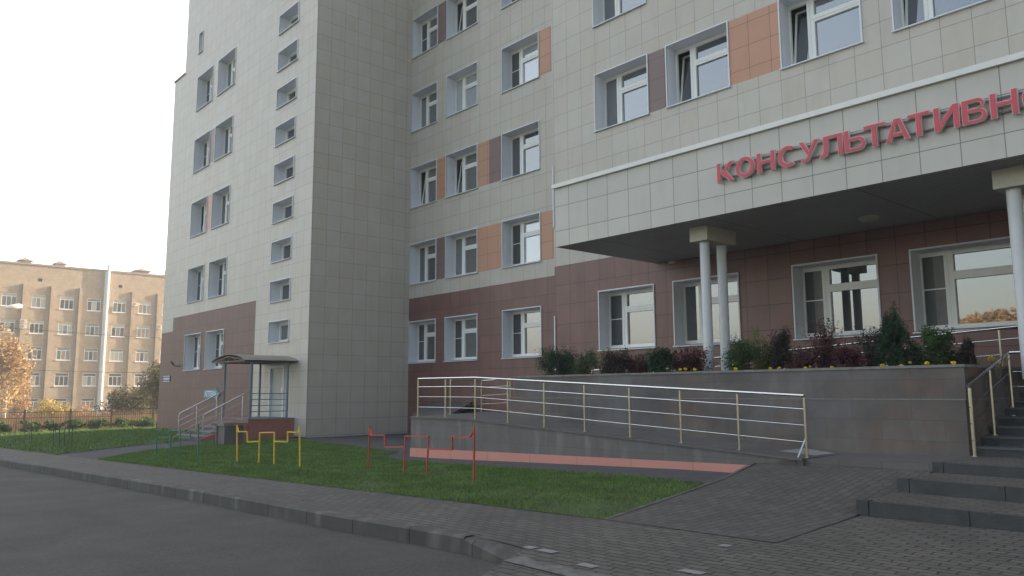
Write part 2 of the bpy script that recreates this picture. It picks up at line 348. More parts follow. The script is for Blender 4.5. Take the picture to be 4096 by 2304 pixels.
# kerb line
KL = [(-62, .2), (-40, 2.1), (-23.1, 3.60), (-19.1, 3.95), (-14.8, 4.28), (-12.2, 4.47), (-10.1, 4.57), (-8.3, 4.64), (-6.9, 4.76), (-6.15, 4.80), (-5.35, 4.72)]
sheet('road', [(-62, -14), (6, -14), (6, -3), (-3.6, 2.0)]+[(p[0], p[1]+.03) for p in KL[::-1]], 'asphalt', -.15, 1.5, **ST)
LF = [(-45, 3.3), (-21.1, 5.28), (-15.6, 5.72), (-11, 6.15), (-8, 6.42), (-5.88, 6.56)]     # lawn front edge
sheet('sidewalk', [(p[0], p[1]+.14) for p in KL]+[(-3.6, 2.0), (6, -3), (14, -3), (14, 8.72), (-5.92, 8.72), (-5.88, 6.56)]+LF[::-1][1:], 'paver', 0.0, .6, **ST)
mb = MB()
for (a, b) in zip(KL, KL[1:]):
    l = math.dist(a, b); nseg = max(1, int(l/1.0)); 
    for i in range(nseg):
        p = [a[k]+(b[k]-a[k])*i/nseg for k in (0, 1)]; q = [a[k]+(b[k]-a[k])*(i+1)/nseg for k in (0, 1)]
        zp, zq_ = zt(*p), zt(*q); h1 = .012; h0p, h0q = .012, .012
        if b == KL[-1]: h0q = -.10; h0p = -.0
        u0, u1 = p[0], q[0]
        mb.face([(p[0], p[1], zp-.2), (q[0], q[1], zq_-.2), (q[0], q[1], zq_+h0q-.02), (p[0], p[1], zp+h0p-.02)], [(u0, .1), (u1, .1), (u1, .3), (u0, .3)])
        mb.face([(p[0], p[1], zp+h0p-.02), (q[0], q[1], zq_+h0q-.02), (q[0], q[1]+.025, zq_+h0q), (p[0], p[1]+.025, zp+h0p)], [(u0, .3), (u1, .3), (u1, .33), (u0, .33)])
        mb.face([(p[0], p[1]+.025, zp+h0p), (q[0], q[1]+.025, zq_+h0q), (q[0], q[1]+.15, zq_+max(h0q, -.01)), (p[0], p[1]+.15, zp+h0p)], [(u0, .33), (u1, .33), (u1, .5), (u0, .5)])
mb.build('kerb', 'kerb', **ST)
# mortar smear where the kerb ends, pale new pavers
mp_ = [at_g(q)[:2] for q in ((2012, 2246), (2060, 2232), (2100, 2226), (2150, 2250), (2230, 2262), (2330, 2290), (2440, 2304), (2560, 2360), (2400, 2345), (2250, 2304), (2190, 2290), (2110, 2270))]
sheet('mortar_patch', [tuple(p) for p in mp_], 'mortar', .008, .3, **ST)
for k, (u, v, wd) in enumerate([(2190, 2204, .2), (2120, 2190, .12), (2768, 2287, .2), (2350, 2262, .18), (2900, 2182, .1)]):
    P = at_g((u, v), .004)
    sheet('pale_paver', [(P[0]-wd/2, P[1]-.05), (P[0]+wd/2, P[1]-.05), (P[0]+wd/2, P[1]+.05), (P[0]-wd/2, P[1]+.05)], 'lightpaver', .006, 2, **ST)
# lawns
LR = [(-5.88, 6.56), (-6.05, 8.0), (-6.2, 9.0), (-6.35, 9.45)]
LAWN1 = [(-21.1, 5.28), (-15.6, 5.72), (-11, 6.15), (-8, 6.42)]+LR+[(-7.6, 9.6), (-9.9, 9.7), (-13.7, 9.75), (-16.3, 10.15), (-17.2, 11.3), (-25.2, 12.95), (-27.6, 12.5), (-27.5, 11.2), (-29.2, 10.9), (-25.6, 9.3), (-24.0, 7.3)]
LAWN2 = [(-24.2, 5.02), (-27.2, 7.8), (-28.6, 9.6), (-30.5, 11.3), (-36, 13.75), (-44.2, 13.75), (-44.2, 40), (-58, 40), (-58, 2.2), (-45, 3.3)]
sheet('lawn', LAWN1, 'lawn', .005, .8, **ST)
sheet('lawn', LAWN2, 'lawn', .005, .8, **ST)
sheet('footpath', [(-24.2, 5.02), (-21.1, 5.28), (-24.0, 7.3), (-25.6, 9.3), (-29.2, 10.9), (-27.5, 11.2), (-27.6, 12.5), (-32.5, 13.7), (-36, 13.75), (-30.5, 11.3), (-28.6, 9.6), (-27.2, 7.8)], 'asph2', -.01, .8, **ST)
sheet('asphalt_apron', [(-6.55, 10.3), (-6.55, 10.9), (-16.0, 10.9), (-16.0, 18.3), (-27.1, 18.3), (-27.1, 13.8), (-28.2, 13.8), (-27.6, 12.5), (-25.2, 12.95), (-17.2, 11.3), (-16.3, 10.15), (-13.7, 9.75), (-9.9, 9.7), (-7.6, 9.6), (-6.35, 9.4)], 'asph2', -.004, .8, **ST)
# grass blades
def inpoly(px, py, poly):
    ins = np.zeros(len(px), bool); n = len(poly)
    for i in range(n):
        x1, y1 = poly[i]; x2, y2 = poly[(i+1) % n]
        c = ((y1 > py) != (y2 > py)) & (px < (x2-x1)*(py-y1)/(y2-y1+1e-12)+x1); ins ^= c
    return ins
def blades(poly, n, h, wd, box=None):
    a = np.array(poly); lo = a.min(0); hi = a.max(0)
    if box: lo = np.array(box[:2]); hi = np.array(box[2:])
    P = rng.uniform(lo, hi, (n*3, 2)); P = P[inpoly(P[:, 0], P[:, 1], poly)][:n]
    thin = np.sin(P[:, 0]*1.7+1.3*np.sin(P[:, 1]*2.1))*np.cos(P[:, 1]*1.9+P[:, 0]*.6); near = np.exp(-((P[:, 0]+6.4)**2+(P[:, 1]-7.0)**2)/.8)
    P = P[rng.uniform(0, 1, len(P)) > np.clip((thin-.55)*1.6, 0, .75)+.8*near]
    z = zq(P[:, 0], P[:, 1])+.004; m = len(P)
    patch = .75+.5*(np.sin(P[:, 0]*2.3+P[:, 1]*1.1)*np.cos(P[:, 1]*3.1-P[:, 0]*.7)*.5+.5)
    ang = rng.uniform(0, 2*np.pi, m); hh = h*rng.uniform(.4, 1.3, m)*patch; lean = rng.normal(0, .5, (m, 2))*hh[:, None]
    dx = np.cos(ang)*wd/2; dy = np.sin(ang)*wd/2
    A = np.stack([P[:, 0]-dx, P[:, 1]-dy, z], 1); B = np.stack([P[:, 0]+dx, P[:, 1]+dy, z], 1)
    Cc = np.stack([P[:, 0]+lean[:, 0], P[:, 1]+lean[:, 1], z+hh], 1)
    return np.stack([A, B, Cc], 1).reshape(-1, 3)
gvs = [blades(LAWN1, 150000, .040, .010), blades(LAWN2, 26000, .08, .025, (-46, 3, -24, 14)), blades(LAWN2, 22000, .12, .04, (-58, 2.5, -42, 20))]
gv = np.concatenate(gvs); npmesh('grass', gv, np.arange(len(gv)).reshape(-1, 3), 'grass', kind='stuff', label='short mown green grass growing on the lawns')
# ------------------------------------------------------------------ hospital building
xT, yT, yM, yR, yF, yW = -27.157, 13.789, 18.286, 16.994, 13.165, 12.35
xS = -17.23           # seam between middle block and right wing
TOP = 23.25
bld = thing('hospital_building', 'long beige and brown tiled hospital block with deep white windows and a projecting stair tower', 'building', (-20, 18, 0))
beige, brown, brownT = MB(), MB(), MB()
def wall_y(x0, x1, z0, z1, y, holes, region, ph=(0, 0)):
    X_ = sorted({round(v, 4) for v in [x0, x1]+[h[0] for h in holes]+[h[1] for h in holes]+region[1] if x0 <= v <= x1})
    Z_ = sorted({round(v, 4) for v in [z0, z1]+[h[2] for h in holes]+[h[3] for h in holes]+region[2] if z0 <= v <= z1})
    for a, b in zip(X_, X_[1:]):
        for c, d in zip(Z_, Z_[1:]):
            mx, mz = (a+b)/2, (c+d)/2
            if any(h[0] < mx < h[1] and h[2] < mz < h[3] for h in holes): continue
            mb = region[0](mx, mz)
            if mb is None: continue
            mb.face([(a, y, c), (b, y, c), (b, y, d), (a, y, d)], [(a-ph[0], c-ph[1]), (b-ph[0], c-ph[1]), (b-ph[0], d-ph[1]), (a-ph[0], d-ph[1])])
PZ = .66-.603*4
winlist = []   # (x0,x1,z0,z1,y,type,opts)
def add_win(x0, x1, z0, z1, y, kind='std', **o): winlist.append((x0, x1, z0, z1, y, kind, o)); return (x0, x1, z0, z1)
# tower south face
hT = []
sA = [(2.79, 4.51), (6.15, 7.85), (9.50, 11.25), (12.87, 14.60), (16.19, 17.98)]
for k, (a, b) in enumerate(sA):
    hT.append(add_win(-40.30, -38.20, a, b, yT, 'std', net=True, tilt=(k == 2)))
    hT.append(add_win(-37.47, -35.37, a, b, yT, 'std', net=(k < 2)))
hT.append(add_win(-40.38, -39.87, 19.36, 20.44, yT, 'slit'))
for k in range(12):
    a = 3.67+1.652*k
    if a+.83 < TOP-1: hT.append(add_win(-30.60, -28.83, a, a+.83, yT, 'stair'))
hT.append((-30.42, -29.05, .70, 2.72))
panT = [(-38.20, -37.47, sA[3][0]+.02, sA[3][1], 'purple'), (-38.20, -37.47, sA[2][0]+.02, sA[2][1], 'orange')]
hT += [p[:4] for p in panT]
xL, xL2 = -43.95, -42.35
regT = (lambda x, z: (None if (x < xL2 and z > 18.85) else (brownT if ((-42.25 < x < -32.0 and z < 5.53) or (x <= -42.25 and z < 4.83)) else beige)), [xL2, -42.25, -32.0], [5.53, 4.83, 18.85])
wall_y(xL, xT, -.6, TOP, yT, hT, regT, (-32.0, PZ))
# tower east face
beige.face([(xT, yT, -.2), (xT, yM, -.2), (xT, yM, TOP), (xT, yT, TOP)], [(yT-13.82+.0, -.2-PZ), (yM-13.82, -.2-PZ), (yM-13.82, TOP-PZ), (yT-13.82, TOP-PZ)])
# middle block
hM = []; panels = []
sM = [(2.84, 4.50), (6.09, 7.75), (9.33, 11.03), (12.65, 14.32), (15.95, 17.68), (19.22, 20.95)]
cM = [(-27.10, -25.29), (-24.61, -22.66), (-21.18, -19.22)]
for k, (a, b) in enumerate(sM):
    for j, (c, d) in enumerate(cM):
        hM.append(add_win(c, d, a, b, yM, 'std', net=(k == 0 or (k, j) in ((1, 2), (4, 0), (3, 2))), tilt=((k, j) in ((2, 0), (2, 1), (4, 1))), blind=((k, j) in ((1, 2), (3, 2), (3, 1)))))
panels += [(-25.29, -24.61, *sM[4], yM, 'purple'), (-25.29, -24.61, *sM[2], yM, 'orange'), (-25.29, -24.61, *sM[1], yM, 'purple'),
           (-19.22, -18.52, *sM[3], yM, 'orange'), (-22.66, -21.95, *sM[2], yM, 'orange'), (-21.95, -21.18, *sM[2], yM, 'purple'),
           (-22.66, -21.18, *sM[1], yM, 'orange'), (-19.22, -18.52, *sM[1], yM, 'orange')]
hM += [p[:4] for p in panels]
wall_y(xT, xS, -.6, TOP, yM, hM, (lambda x, z: brown if z < 5.485 else beige, [], [5.485]), (-18.89, PZ))
# right wing
hR = []
cR = [(-15.38, -13.40), (-12.71, -10.77), (-9.28, -7.35), (-6.62, -4.71), (-3.2, -1.3)]
for k, (a, b) in enumerate([(2.84, 4.52), (9.39, 11.12), (12.69, 14.40), (16.0, 17.7), (19.25, 20.95)]):
    for j, (c, d) in enumerate(cR):
        if k == 0 and j == 4: continue
        hR.append(add_win(c, d, a, b, yR, 'std', net=(k == 0 and j in (0, 2, 3)), curtain=(k == 0 and j in (2, 3)), tilt=((k, j) in ((1, 1), (1, 2), (1, 3))), big=True))
pR = [(-13.40, -12.71, 9.39, 11.12, yR, 'purple'), (-10.77, -9.28, 9.39, 11.12, yR, 'orange')]
panels += pR; hR += [p[:4] for p in pR]
wall_y(xS, 14, -.3, TOP, yR, hR, (lambda x, z: brown if z < 5.49 else beige, [], [5.49]), (-15.37, PZ+.0))
# hidden sides, rear and roofs keep the blocks solid; unseen west rear cut back to let sun onto the lawn
def side(p, q, z0, z1): beige.face([(p[0], p[1], z0), (q[0], q[1], z0), (q[0], q[1], z1), (p[0], p[1], z1)])
side((xS, yM), (xS, yR), -.3, TOP); side((14, yR), (14, 34), -.3, TOP); side((14, 34), (-38.5, 34), -.6, TOP); side((-38.5, 34), (-38.5, 15.9), -.6, TOP); side((-38.5, 15.9), (xL2, 15.9), -.6, TOP); side((xL2, 15.9), (xL, 15.9), -.6, 18.85); side((xL, 15.9), (xL, yT), -.6, 18.85)
side((xL2, 15.9), (xL2, yT), 18.85, TOP)
beige.face([(xL2, yT, TOP), (xT, yT, TOP), (xT, yM, TOP), (xS, yM, TOP), (xS, yR, TOP), (14, yR, TOP), (14, 34, TOP), (-38.5, 34, TOP), (-38.5, 15.9, TOP), (xL2, 15.9, TOP)])
beige.face([(xL, yT, 18.85), (xL2, yT, 18.85), (xL2, 15.9, 18.85), (xL, 15.9, 18.85)])
beige.build('beige_cladding', 'beige', bld); brown.build('brown_cladding', 'brown', bld); brownT.build('brown_cladding', 'brownt', bld)
for (a, b, c, d, y, m) in panels+[(p[0], p[1], p[2], p[3], yT, p[4]) for p in panT]:
    MB().face([(a, y, c), (b, y, c), (b, y, d), (a, y, d)], [(0, c-PZ), (b-a, c-PZ), (b-a, d-PZ), (0, d-PZ)]).build('orange_panel' if m == 'orange' else 'dark_brown_panel', m, bld)
mb = MB(); mb.box((xL-.05, yT-.05, 18.85), (xL2, yT+.3, 18.93)); mb.box((xL2-.06, yT-.08, TOP), (xT+.08, yT+.3, TOP+.14)); mb.box((xT-.3, yT+.3, TOP), (xT+.08, yM, TOP+.14))
mb.build('roof_coping', 'farroof', bld)
mb = MB()
for (x, y, a, b) in [(xS, yR, 6.75, 8.72), (xS, yR, 1.9, 3.95), (-18.50, yM+.0, 12.65, 14.33)]: MB().box((x-.022, y-.03, a), (x+.022, y-.002, b)).build('corner_trim', 'white', bld)
RD = .52
def window(x0, x1, z0, z1, y, kind, o):
    W, H_ = x1-x0, z1-z0; g = .03
    c = MB(); yb = y+RD
    c.face([(x0, yb, z0), (x0, y-.02, z0), (x0, y-.02, z1), (x0, yb, z1)]); c.face([(x1, y-.02, z0), (x1, yb, z0), (x1, yb, z1), (x1, y-.02, z1)])
    c.face([(x0, y-.02, z1), (x1, y-.02, z1), (x1, yb, z1), (x0, yb, z1)]); c.face([(x0, yb, z0), (x1, yb, z0), (x1, y-.02, z0), (x0, y-.02, z0)])
    t = .035
    c.box((x0-t, y-.03, z0), (x0, y-.003, z1+t)); c.box((x1, y-.03, z0), (x1+t, y-.003, z1+t)); c.box((x0, y-.03, z1), (x1, y-.003, z1+t))
    w_ = c.build('window', 'white', bld)
    MB().prism([(x0-t-.02, y-.07), (x1+t+.02, y-.07), (x1+t+.02, yb), (x0-t-.02, yb)][:2]+[(x1-.002, yb-.05), (x0+.002, yb-.05)], [z0-.045, z0-.045, z0+.02, z0+.02], [z0-.02, z0-.02, z0+.045, z0+.045]).build('sill', 'white', w_)
    f = MB(); gl = MB(); nt_ = MB(); fy0, fy1 = yb-.10, yb-.02; fb = .07
    def bx(a, b, c_, d): f.box((a, fy0, c_), (b, fy1, d))
    zb = z0+.045
    if kind == 'std':
        m0, m1 = x0+.49*(W/1.98)-.005, x0+.67*(W/1.98)
        bx(x0+.002, x1-.002, zb, z0+.13); bx(x0+.002, x1-.002, z1-.10, z1-.002); bx(x0+.002, x0+.03, z0+.13, z1-.10); bx(m0, m1, z0+.13, z1-.10); bx(x1-.09, x1-.002, z0+.13, z1-.10)
        ztr = z0+H_*.63; bx(m1, x1-.09, ztr, ztr+.17)
        f.box((m1-.05, fy0-.012, ztr+.06), (x1-.05, fy0-.002, ztr+.085)); f.box((m0+.06, fy0-.012, z0+.14), (m0+.08, fy0-.002, z1-.11))
        gl.face([(m1, fy1-.02, z0+.13), (x1-.09, fy1-.02, z0+.13), (x1-.09, fy1-.02, ztr), (m1, fy1-.02, ztr)])
        gl.face([(m1, fy1-.02, ztr+.17), (x1-.09, fy1-.02, ztr+.17), (x1-.09, fy1-.02, z1-.10), (m1, fy1-.02, z1-.10)])
        if o.get('tilt'):
            # left casement tilted into the room
            a, b, c_, d = x0+.05, m0-.01, z0+.14, z1-.12; dy = .22
            s = MB(); P = lambda x, t_: (x, fy1+.02+dy*t_, c_+(d-c_)*t_)
            s.bar(P(a, 0), P(a, 1), .05); s.bar(P(b, 0), P(b, 1), .05); s.bar(P(a, 0), P(b, 0), .05); s.bar(P(a, 1), P(b, 1), .05)
            s.build('tilted_sash', 'pvc', w_)
            sg = MB(); sg.face([P(a+.02, .02), P(b-.02, .02), P(b-.02, .98), P(a+.02, .98)]); sg.build('sash_pane', 'glass', w_)
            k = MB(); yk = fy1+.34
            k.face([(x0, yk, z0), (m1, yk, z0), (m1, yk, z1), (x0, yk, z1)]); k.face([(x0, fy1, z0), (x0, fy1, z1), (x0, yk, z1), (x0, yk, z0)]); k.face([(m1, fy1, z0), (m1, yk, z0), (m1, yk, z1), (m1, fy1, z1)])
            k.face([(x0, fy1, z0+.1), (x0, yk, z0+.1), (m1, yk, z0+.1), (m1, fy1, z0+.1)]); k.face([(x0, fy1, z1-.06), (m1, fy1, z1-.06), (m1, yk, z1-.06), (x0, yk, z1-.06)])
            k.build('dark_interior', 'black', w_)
        else:
            (nt_ if o.get('net') else gl).face([(x0+.03, fy1-.03, z0+.13), (m0, fy1-.03, z0+.13), (m0, fy1-.03, z1-.10), (x0+.03, fy1-.03, z1-.10)])
            if o.get('net'): zz = z0+H_*.53; f.box((x0+.03, fy0+.02, zz-.012), (m0, fy0+.04, zz+.012))
    elif kind == 'stair':
        m0 = x0+.12
        bx(x0+.002, m0, zb, z1-.002); bx(m0, x1-.002, zb, z0+.12); bx(m0, x1-.002, z1-.12, z1-.002); bx(x0+.95, x0+1.07, z0+.12, z1-.12); bx(x1-.1, x1-.002, z0+.12, z1-.12)
        gl.face([(m0, fy1-.02, z0+.12), (x1-.1, fy1-.02, z0+.12), (x1-.1, fy1-.02, z1-.12), (m0, fy1-.02, z1-.12)])
    else:
        bx(x0+.002, x0+.07, zb, z1-.002); bx(x1-.07, x1-.002, zb, z1-.002); bx(x0+.07, x1-.07, zb, z0+.1); bx(x0+.07, x1-.07, z1-.07, z1-.002)
        gl.face([(x0+.07, fy1-.02, z0+.1), (x1-.07, fy1-.02, z0+.1), (x1-.07, fy1-.02, z1-.07), (x0+.07, fy1-.02, z1-.07)])
    if o.get('curtain'):
        xm = x0+.03+(m0-x0)*.45; MB().face([(xm, fy1-.034, z0+.13), (m0, fy1-.034, z0+.13), (m0, fy1-.034, z1-.10), (xm, fy1-.034, z1-.10)]).build('curtain', 'curtainlight', w_)
    f.build('frame', 'pvc', w_)
    gl.build('pane', 'glass3' if o.get('blind') else random.choice(['glass', 'glass', 'glass2']), w_)
    if nt_.f: nt_.build('mosquito_net', 'net', w_)
for q in winlist: window(*q[:5], q[5], q[6])
# pharmacy door in the tower
d0 = MB(); a, b, c_, d_ = -30.42, -29.05, .70, 2.72
for (p0, p1) in (((a, yT-.03, c_), (a+.11, yT+.16, d_)), ((b-.11, yT-.03, c_), (b, yT+.16, d_)), ((a+.11, yT-.03, d_-.11), (b-.11, yT+.16, d_))): d0.box(p0, p1)
dr = d0.build('door', 'white', bld); MB().box((a+.11, yT+.05, c_), (b-.11, yT+.09, d_-.11)).build('door_leaf', 'door', dr); MB().box((b-.26, yT-.0, 1.7), (b-.22, yT+.05, 1.86)).build('handle', 'steel', dr)
mb = MB(); mb.box((xT-.9, yT-.02, -.02), (xT+.005, yT-.002, .02)); mb.build('plinth_flashing', 'black', bld)
# wall lamp bracket, signs
t = thing('camera_bracket', 'small dark bracket with security camera on brown wall', 'camera', (-41.0, yT, 3.0))
MB().tube([(-40.75, yT, 3.0), (-40.85, yT-.2, 3.0), (-41.05, yT-.25, 3.03), (-41.2, yT-.25, 3.1)], .022).build('arm', 'black', t, True)
MB().tube([(-41.15, yT-.24, 3.1), (-41.32, yT-.3, 3.22)], .05).build('camera_body', 'black', t, True)
t = thing('street_name_sign', 'small blue plate with white lines and lettering on brown wall', 'sign', (-42.7, yT, 2.4))
MB().box((-43.25, yT-.04, 2.24), (-42.2, yT-.01, 2.56)).build('plate', 'sign_blue', t)
mb = MB(); yy = yT-.045
for z in (2.27, 2.53): mb.box((-43.22, yy-.004, z-.012), (-42.23, yy, z+.012))
for k in range(11): mb.box((-43.14+k*.078, yy-.004, 2.355), (-43.09+k*.078, yy, 2.44 if k % 3 else 2.46)); mb.box((-43.14+k*.078, yy-.006, 2.39+.02*(k % 2)), (-43.075+k*.078, yy-.0045, 2.41+.02*(k % 2)))
mb.build('lettering', 'signwhite', t)
# ------------------------------------------------------------------ lettering helper
def glyph(ch, offset, extrude):
    cu = bpy.data.curves.new('t', 'FONT'); cu.body = ch; cu.size = 1; cu.offset = offset; cu.extrude = extrude; cu.resolution_u = 6
    ob = bpy.data.objects.new('t', cu); COL.objects.link(ob); bpy.context.view_layer.update()
    dg = bpy.context.evaluated_depsgraph_get(); me = bpy.data.meshes.new_from_object(ob.evaluated_get(dg))
    v = np.array([x.co[:] for x in me.vertices]); bpy.data.objects.remove(ob); bpy.data.curves.remove(cu)
    return me, v
def place_glyph(me, v, bx_, x0, x1, z0, z1, yfront, thick, grow=0):
    u = (v[:, 0]-bx_[0])/(bx_[1]-bx_[0]); w_ = (v[:, 1]-bx_[2])/(bx_[3]-bx_[2])
    t_ = (v[:, 2]-v[:, 2].min())/max(1e-6, np.ptp(v[:, 2]))
    P = np.stack([x0+u*(x1-x0), yfront+thick*(1-t_), z0+w_*(z1-z0)], 1)
    me.vertices.foreach_set('co', P.astype(np.float32).ravel()); me.update()
t = thing('pharmacy_arrow_sign', 'teal arrow sign reading pharmacy in white beside the side entrance', 'sign', (-36.4, yT, 1.6))
arrow = [(-37.35, 1.43), (-36.0, 1.43), (-36.0, 1.33), (-35.40, 1.60), (-36.0, 1.88), (-36.0, 1.80), (-37.35, 1.80)]
mb = MB(); mb.face([(p[0], yT-.05, p[1]) for p in arrow]); mb.face([(p[0], yT-.01, p[1]) for p in arrow[::-1]])
for p, q in zip(arrow, arrow[1:]+arrow[:1]): mb.face([(p[0], yT-.05, p[1]), (p[0], yT-.01, p[1]), (q[0], yT-.01, q[1]), (q[0], yT-.05, q[1])])
mb.build('board', 'sign_teal', t)
me, v = glyph('АПТЕКА', .025, .02); bb = (v[:, 0].min(), v[:, 0].max(), v[:, 1].min(), v[:, 1].max())
place_glyph(me, v, bb, -37.22, -35.85, 1.49, 1.745, yT-.06, .008); link(me, 'lettering', 'signwhite', t)
# ------------------------------------------------------------------ entrance canopy
zs, zc, xc = 5.10, 6.64, -13.30
can = thing('entrance_canopy', 'wide flat entrance canopy with tiled fascia, dark soffit and paired white columns', 'canopy', (-8, 14, 2))
mb = MB(); mb.face([(xc, yF, zs), (12, yF, zs), (12, yF, zc-.08), (xc, yF, zc-.08)], [(xc+12.84, zs-6.08), (12+12.84, zs-6.08), (12+12.84, zc-.08-6.08), (xc+12.84, zc-.08-6.08)])
mb.face([(xc, yR-.002, zs), (xc, yF, zs), (xc, yF, zc-.08), (xc, yR-.002, zc-.08)], [(yR, zs-6.08), (yF, zs-6.08), (yF, zc-6.16), (yR, zc-6.16)])
mb.face([(12, yF, zs), (12, yR-.002, zs), (12, yR-.002, zc-.08), (12, yF, zc-.08)]); mb.face([(xc, yF, zc-.08), (12, yF, zc-.08), (12, yR-.002, zc-.08), (xc, yR-.002, zc-.08)])
mb.build('fascia', 'fascia', can)
mb = MB(); mb.box((xc-.05, yF-.07, zc-.10), (12, yF+.25, zc)); mb.box((xc-.05, yF+.25, zc-.10), (xc+.2, yR-.01, zc)); mb.build('coping', 'coping', can)
mb = MB(); mb.face([(xc+.002, yR-.004, zs+.004), (12, yR-.004, zs+.004), (12, yF+.002, zs+.004), (xc+.002, yF+.002, zs+.004)]); mb.build('soffit', 'soffit', can)
zcol = 1.9
for (u0, u1, uy) in ((147, 205, 700), (2490, 2560, 300)):
    pass
c1 = [at_y((2730+.5303*178, 768+.5303*700), 14.0)[0], at_y((2730+.5303*277, 768+.5303*700), 14.62)[0]]
capx = (c1[0]-.2, c1[0]+.2)
for dx in (0.0, None):
    if dx is None:
        P = at_y((2730+.5303*2525, 768+.5303*300), 14.0)[0]; xx = P
    else: xx = c1[0]
    hd = MB(); hd.box((xx-.22, 13.78, 4.79), (xx+.22, 14.86, zs)); hd.box((xx-.26, 13.74, 4.99), (xx+.26, 14.90, 5.06)) if False else None
    hd.build('column_head', 'cap', can)
    for yy in (14.0, 14.62): MB().tube([(xx, yy, zcol-.1), (xx, yy, 4.79)], .105, 20).build('column', 'column', can, True)
for (u, v) in ((2730+.5303*1405, 768+.5303*205), (1698*1.59, 663*1.59)):
    P = at_z((u, v), zs-.05); t_ = MB()
    t_.tube([(P[0], P[1], zs+.0), (P[0], P[1], zs-.05), (P[0], P[1], zs-.09)], [.19, .19, .13], 20).build('ceiling_lamp', 'cap', can, True)
# red letters on rails: outlines drawn stroke by stroke, holes kept open
def inset(poly, e):
    """move every edge of a counter-clockwise contour inwards by e"""
    n = len(poly); out = []
    for i in range(n):
        p0, p1, p2 = (np.array(poly[i-1]), np.array(poly[i]), np.array(poly[(i+1) % n]))
        d1 = (p1-p0)/np.linalg.norm(p1-p0); d2 = (p2-p1)/np.linalg.norm(p2-p1); n1 = np.array([-d1[1], d1[0]]); n2 = np.array([-d2[1], d2[0]])
        m = n1+n2; m /= max(1e-6, np.linalg.norm(m)); k = max(.4, m@n1); out.append(tuple(p1+m*e/k))
    return out
def arc(cx_, cy_, rx, ry, a0, a1, n=14): return [(cx_+rx*math.cos(math.radians(a0+(a1-a0)*i/n)), cy_+ry*math.sin(math.radians(a0+(a1-a0)*i/n))) for i in range(n+1)]
def outlines(ch, W, H, T):
    C_ = []; B = T*.86
    if ch == 'К': C_ = [[(0, 0), (T, 0), (T, .40*H), (T+.02*W, .40*H), (W-1.25*T, 0), (W, 0), (T+.42*(W-T), .52*H), (.80*W, .80*H), (.95*W, .84*H), (.95*W, H), (.78*W, H), (.62*W, .90*H), (T+.12*W, .58*H), (T, .58*H), (T, H), (0, H)]]
    elif ch == 'О': C_ = [arc(W/2, H/2, W/2, H*.52, 0, 350, 35), arc(W/2, H/2, W/2-T, H*.52-B, 360, 10, 35)]
    elif ch == 'Н': C_ = [[(0, 0), (T, 0), (T, .42*H), (W-T, .42*H), (W-T, 0), (W, 0), (W, H), (W-T, H), (W-T, .60*H), (T, .60*H), (T, H), (0, H)]]
    elif ch == 'С': C_ = [arc(.56*W, H/2, .56*W, H*.52, 52, 308, 28)+arc(.60*W, H/2, .60*W-T, H*.52-B, 300, 60, 24)]
    elif ch == 'У': C_ = [[(.10*W, 0), (.30*W, 0), (.42*W, .04*H), (.50*W, .14*H), (W, H), (W-1.1*T, H), (.52*W, .50*H), (1.15*T, H), (0, H), (.42*W, .30*H), (.34*W, .19*H), (.27*W, .17*H), (.10*W, .17*H)]]
    elif ch == 'Л': C_ = [[(0, 0), (.14*W, -.01*H), (.27*W, .06*H), (.35*W, .22*H), (.385*W, .5*H), (.40*W, .83*H), (W-T, .83*H), (W-T, 0), (W, 0), (W, H), (.17*W, H), (.165*W, .55*H), (.15*W, .30*H), (.11*W, .19*H), (0, .17*H)]]
    elif ch == 'Ь': C_ = [[(0, 0), (.55*W, 0)]+arc(W-.32*H, .32*H, .32*H, .32*H, -80, 80, 14)+[(.55*W, .64*H), (T, .64*H), (T, H), (0, H)], [(T, .17*H), (T, .47*H)]+arc(W-.32*H-.02*W, .32*H, .15*H, .15*H, 90, -90, 10)]
    elif ch == 'Т': C_ = [[(W/2-T/2, 0), (W/2+T/2, 0), (W/2+T/2, .83*H), (W, .83*H), (W, H), (0, H), (0, .83*H), (W/2-T/2, .83*H)]]
    elif ch == 'А': C_ = [[(0, 0), (1.05*T, 0), (.30*W, .22*H), (.70*W, .22*H), (W-1.05*T, 0), (W, 0), (.63*W, H), (.37*W, H)], [(.355*W, .38*H), (.50*W, .78*H), (.645*W, .38*H)]]
    elif ch == 'И': C_ = [[(0, 0), (1.02*T, 0), (W-T, .66*H), (W-T, 0), (W, 0), (W, H), (W-1.02*T, H), (T, .34*H), (T, H), (0, H)]]
    elif ch == 'В': C_ = [[(0, 0), (.52*W, 0)]+arc(W-.29*H, .29*H, .29*H, .29*H, -80, 55, 12)+[(.78*W, .545*H)]+arc(.93*W-.235*H, .765*H, .235*H, .235*H, -40, 85, 10)+[(.50*W, H), (0, H)],
                          [(T, .15*H), (T, .43*H)]+arc(W-.29*H-.03*W, .29*H, .14*H, .14*H, 90, -90, 9), [(T, .60*H), (T, .84*H)]+arc(.93*W-.235*H-.03*W, .72*H, .12*H, .12*H, 90, -90, 9)]
    return C_
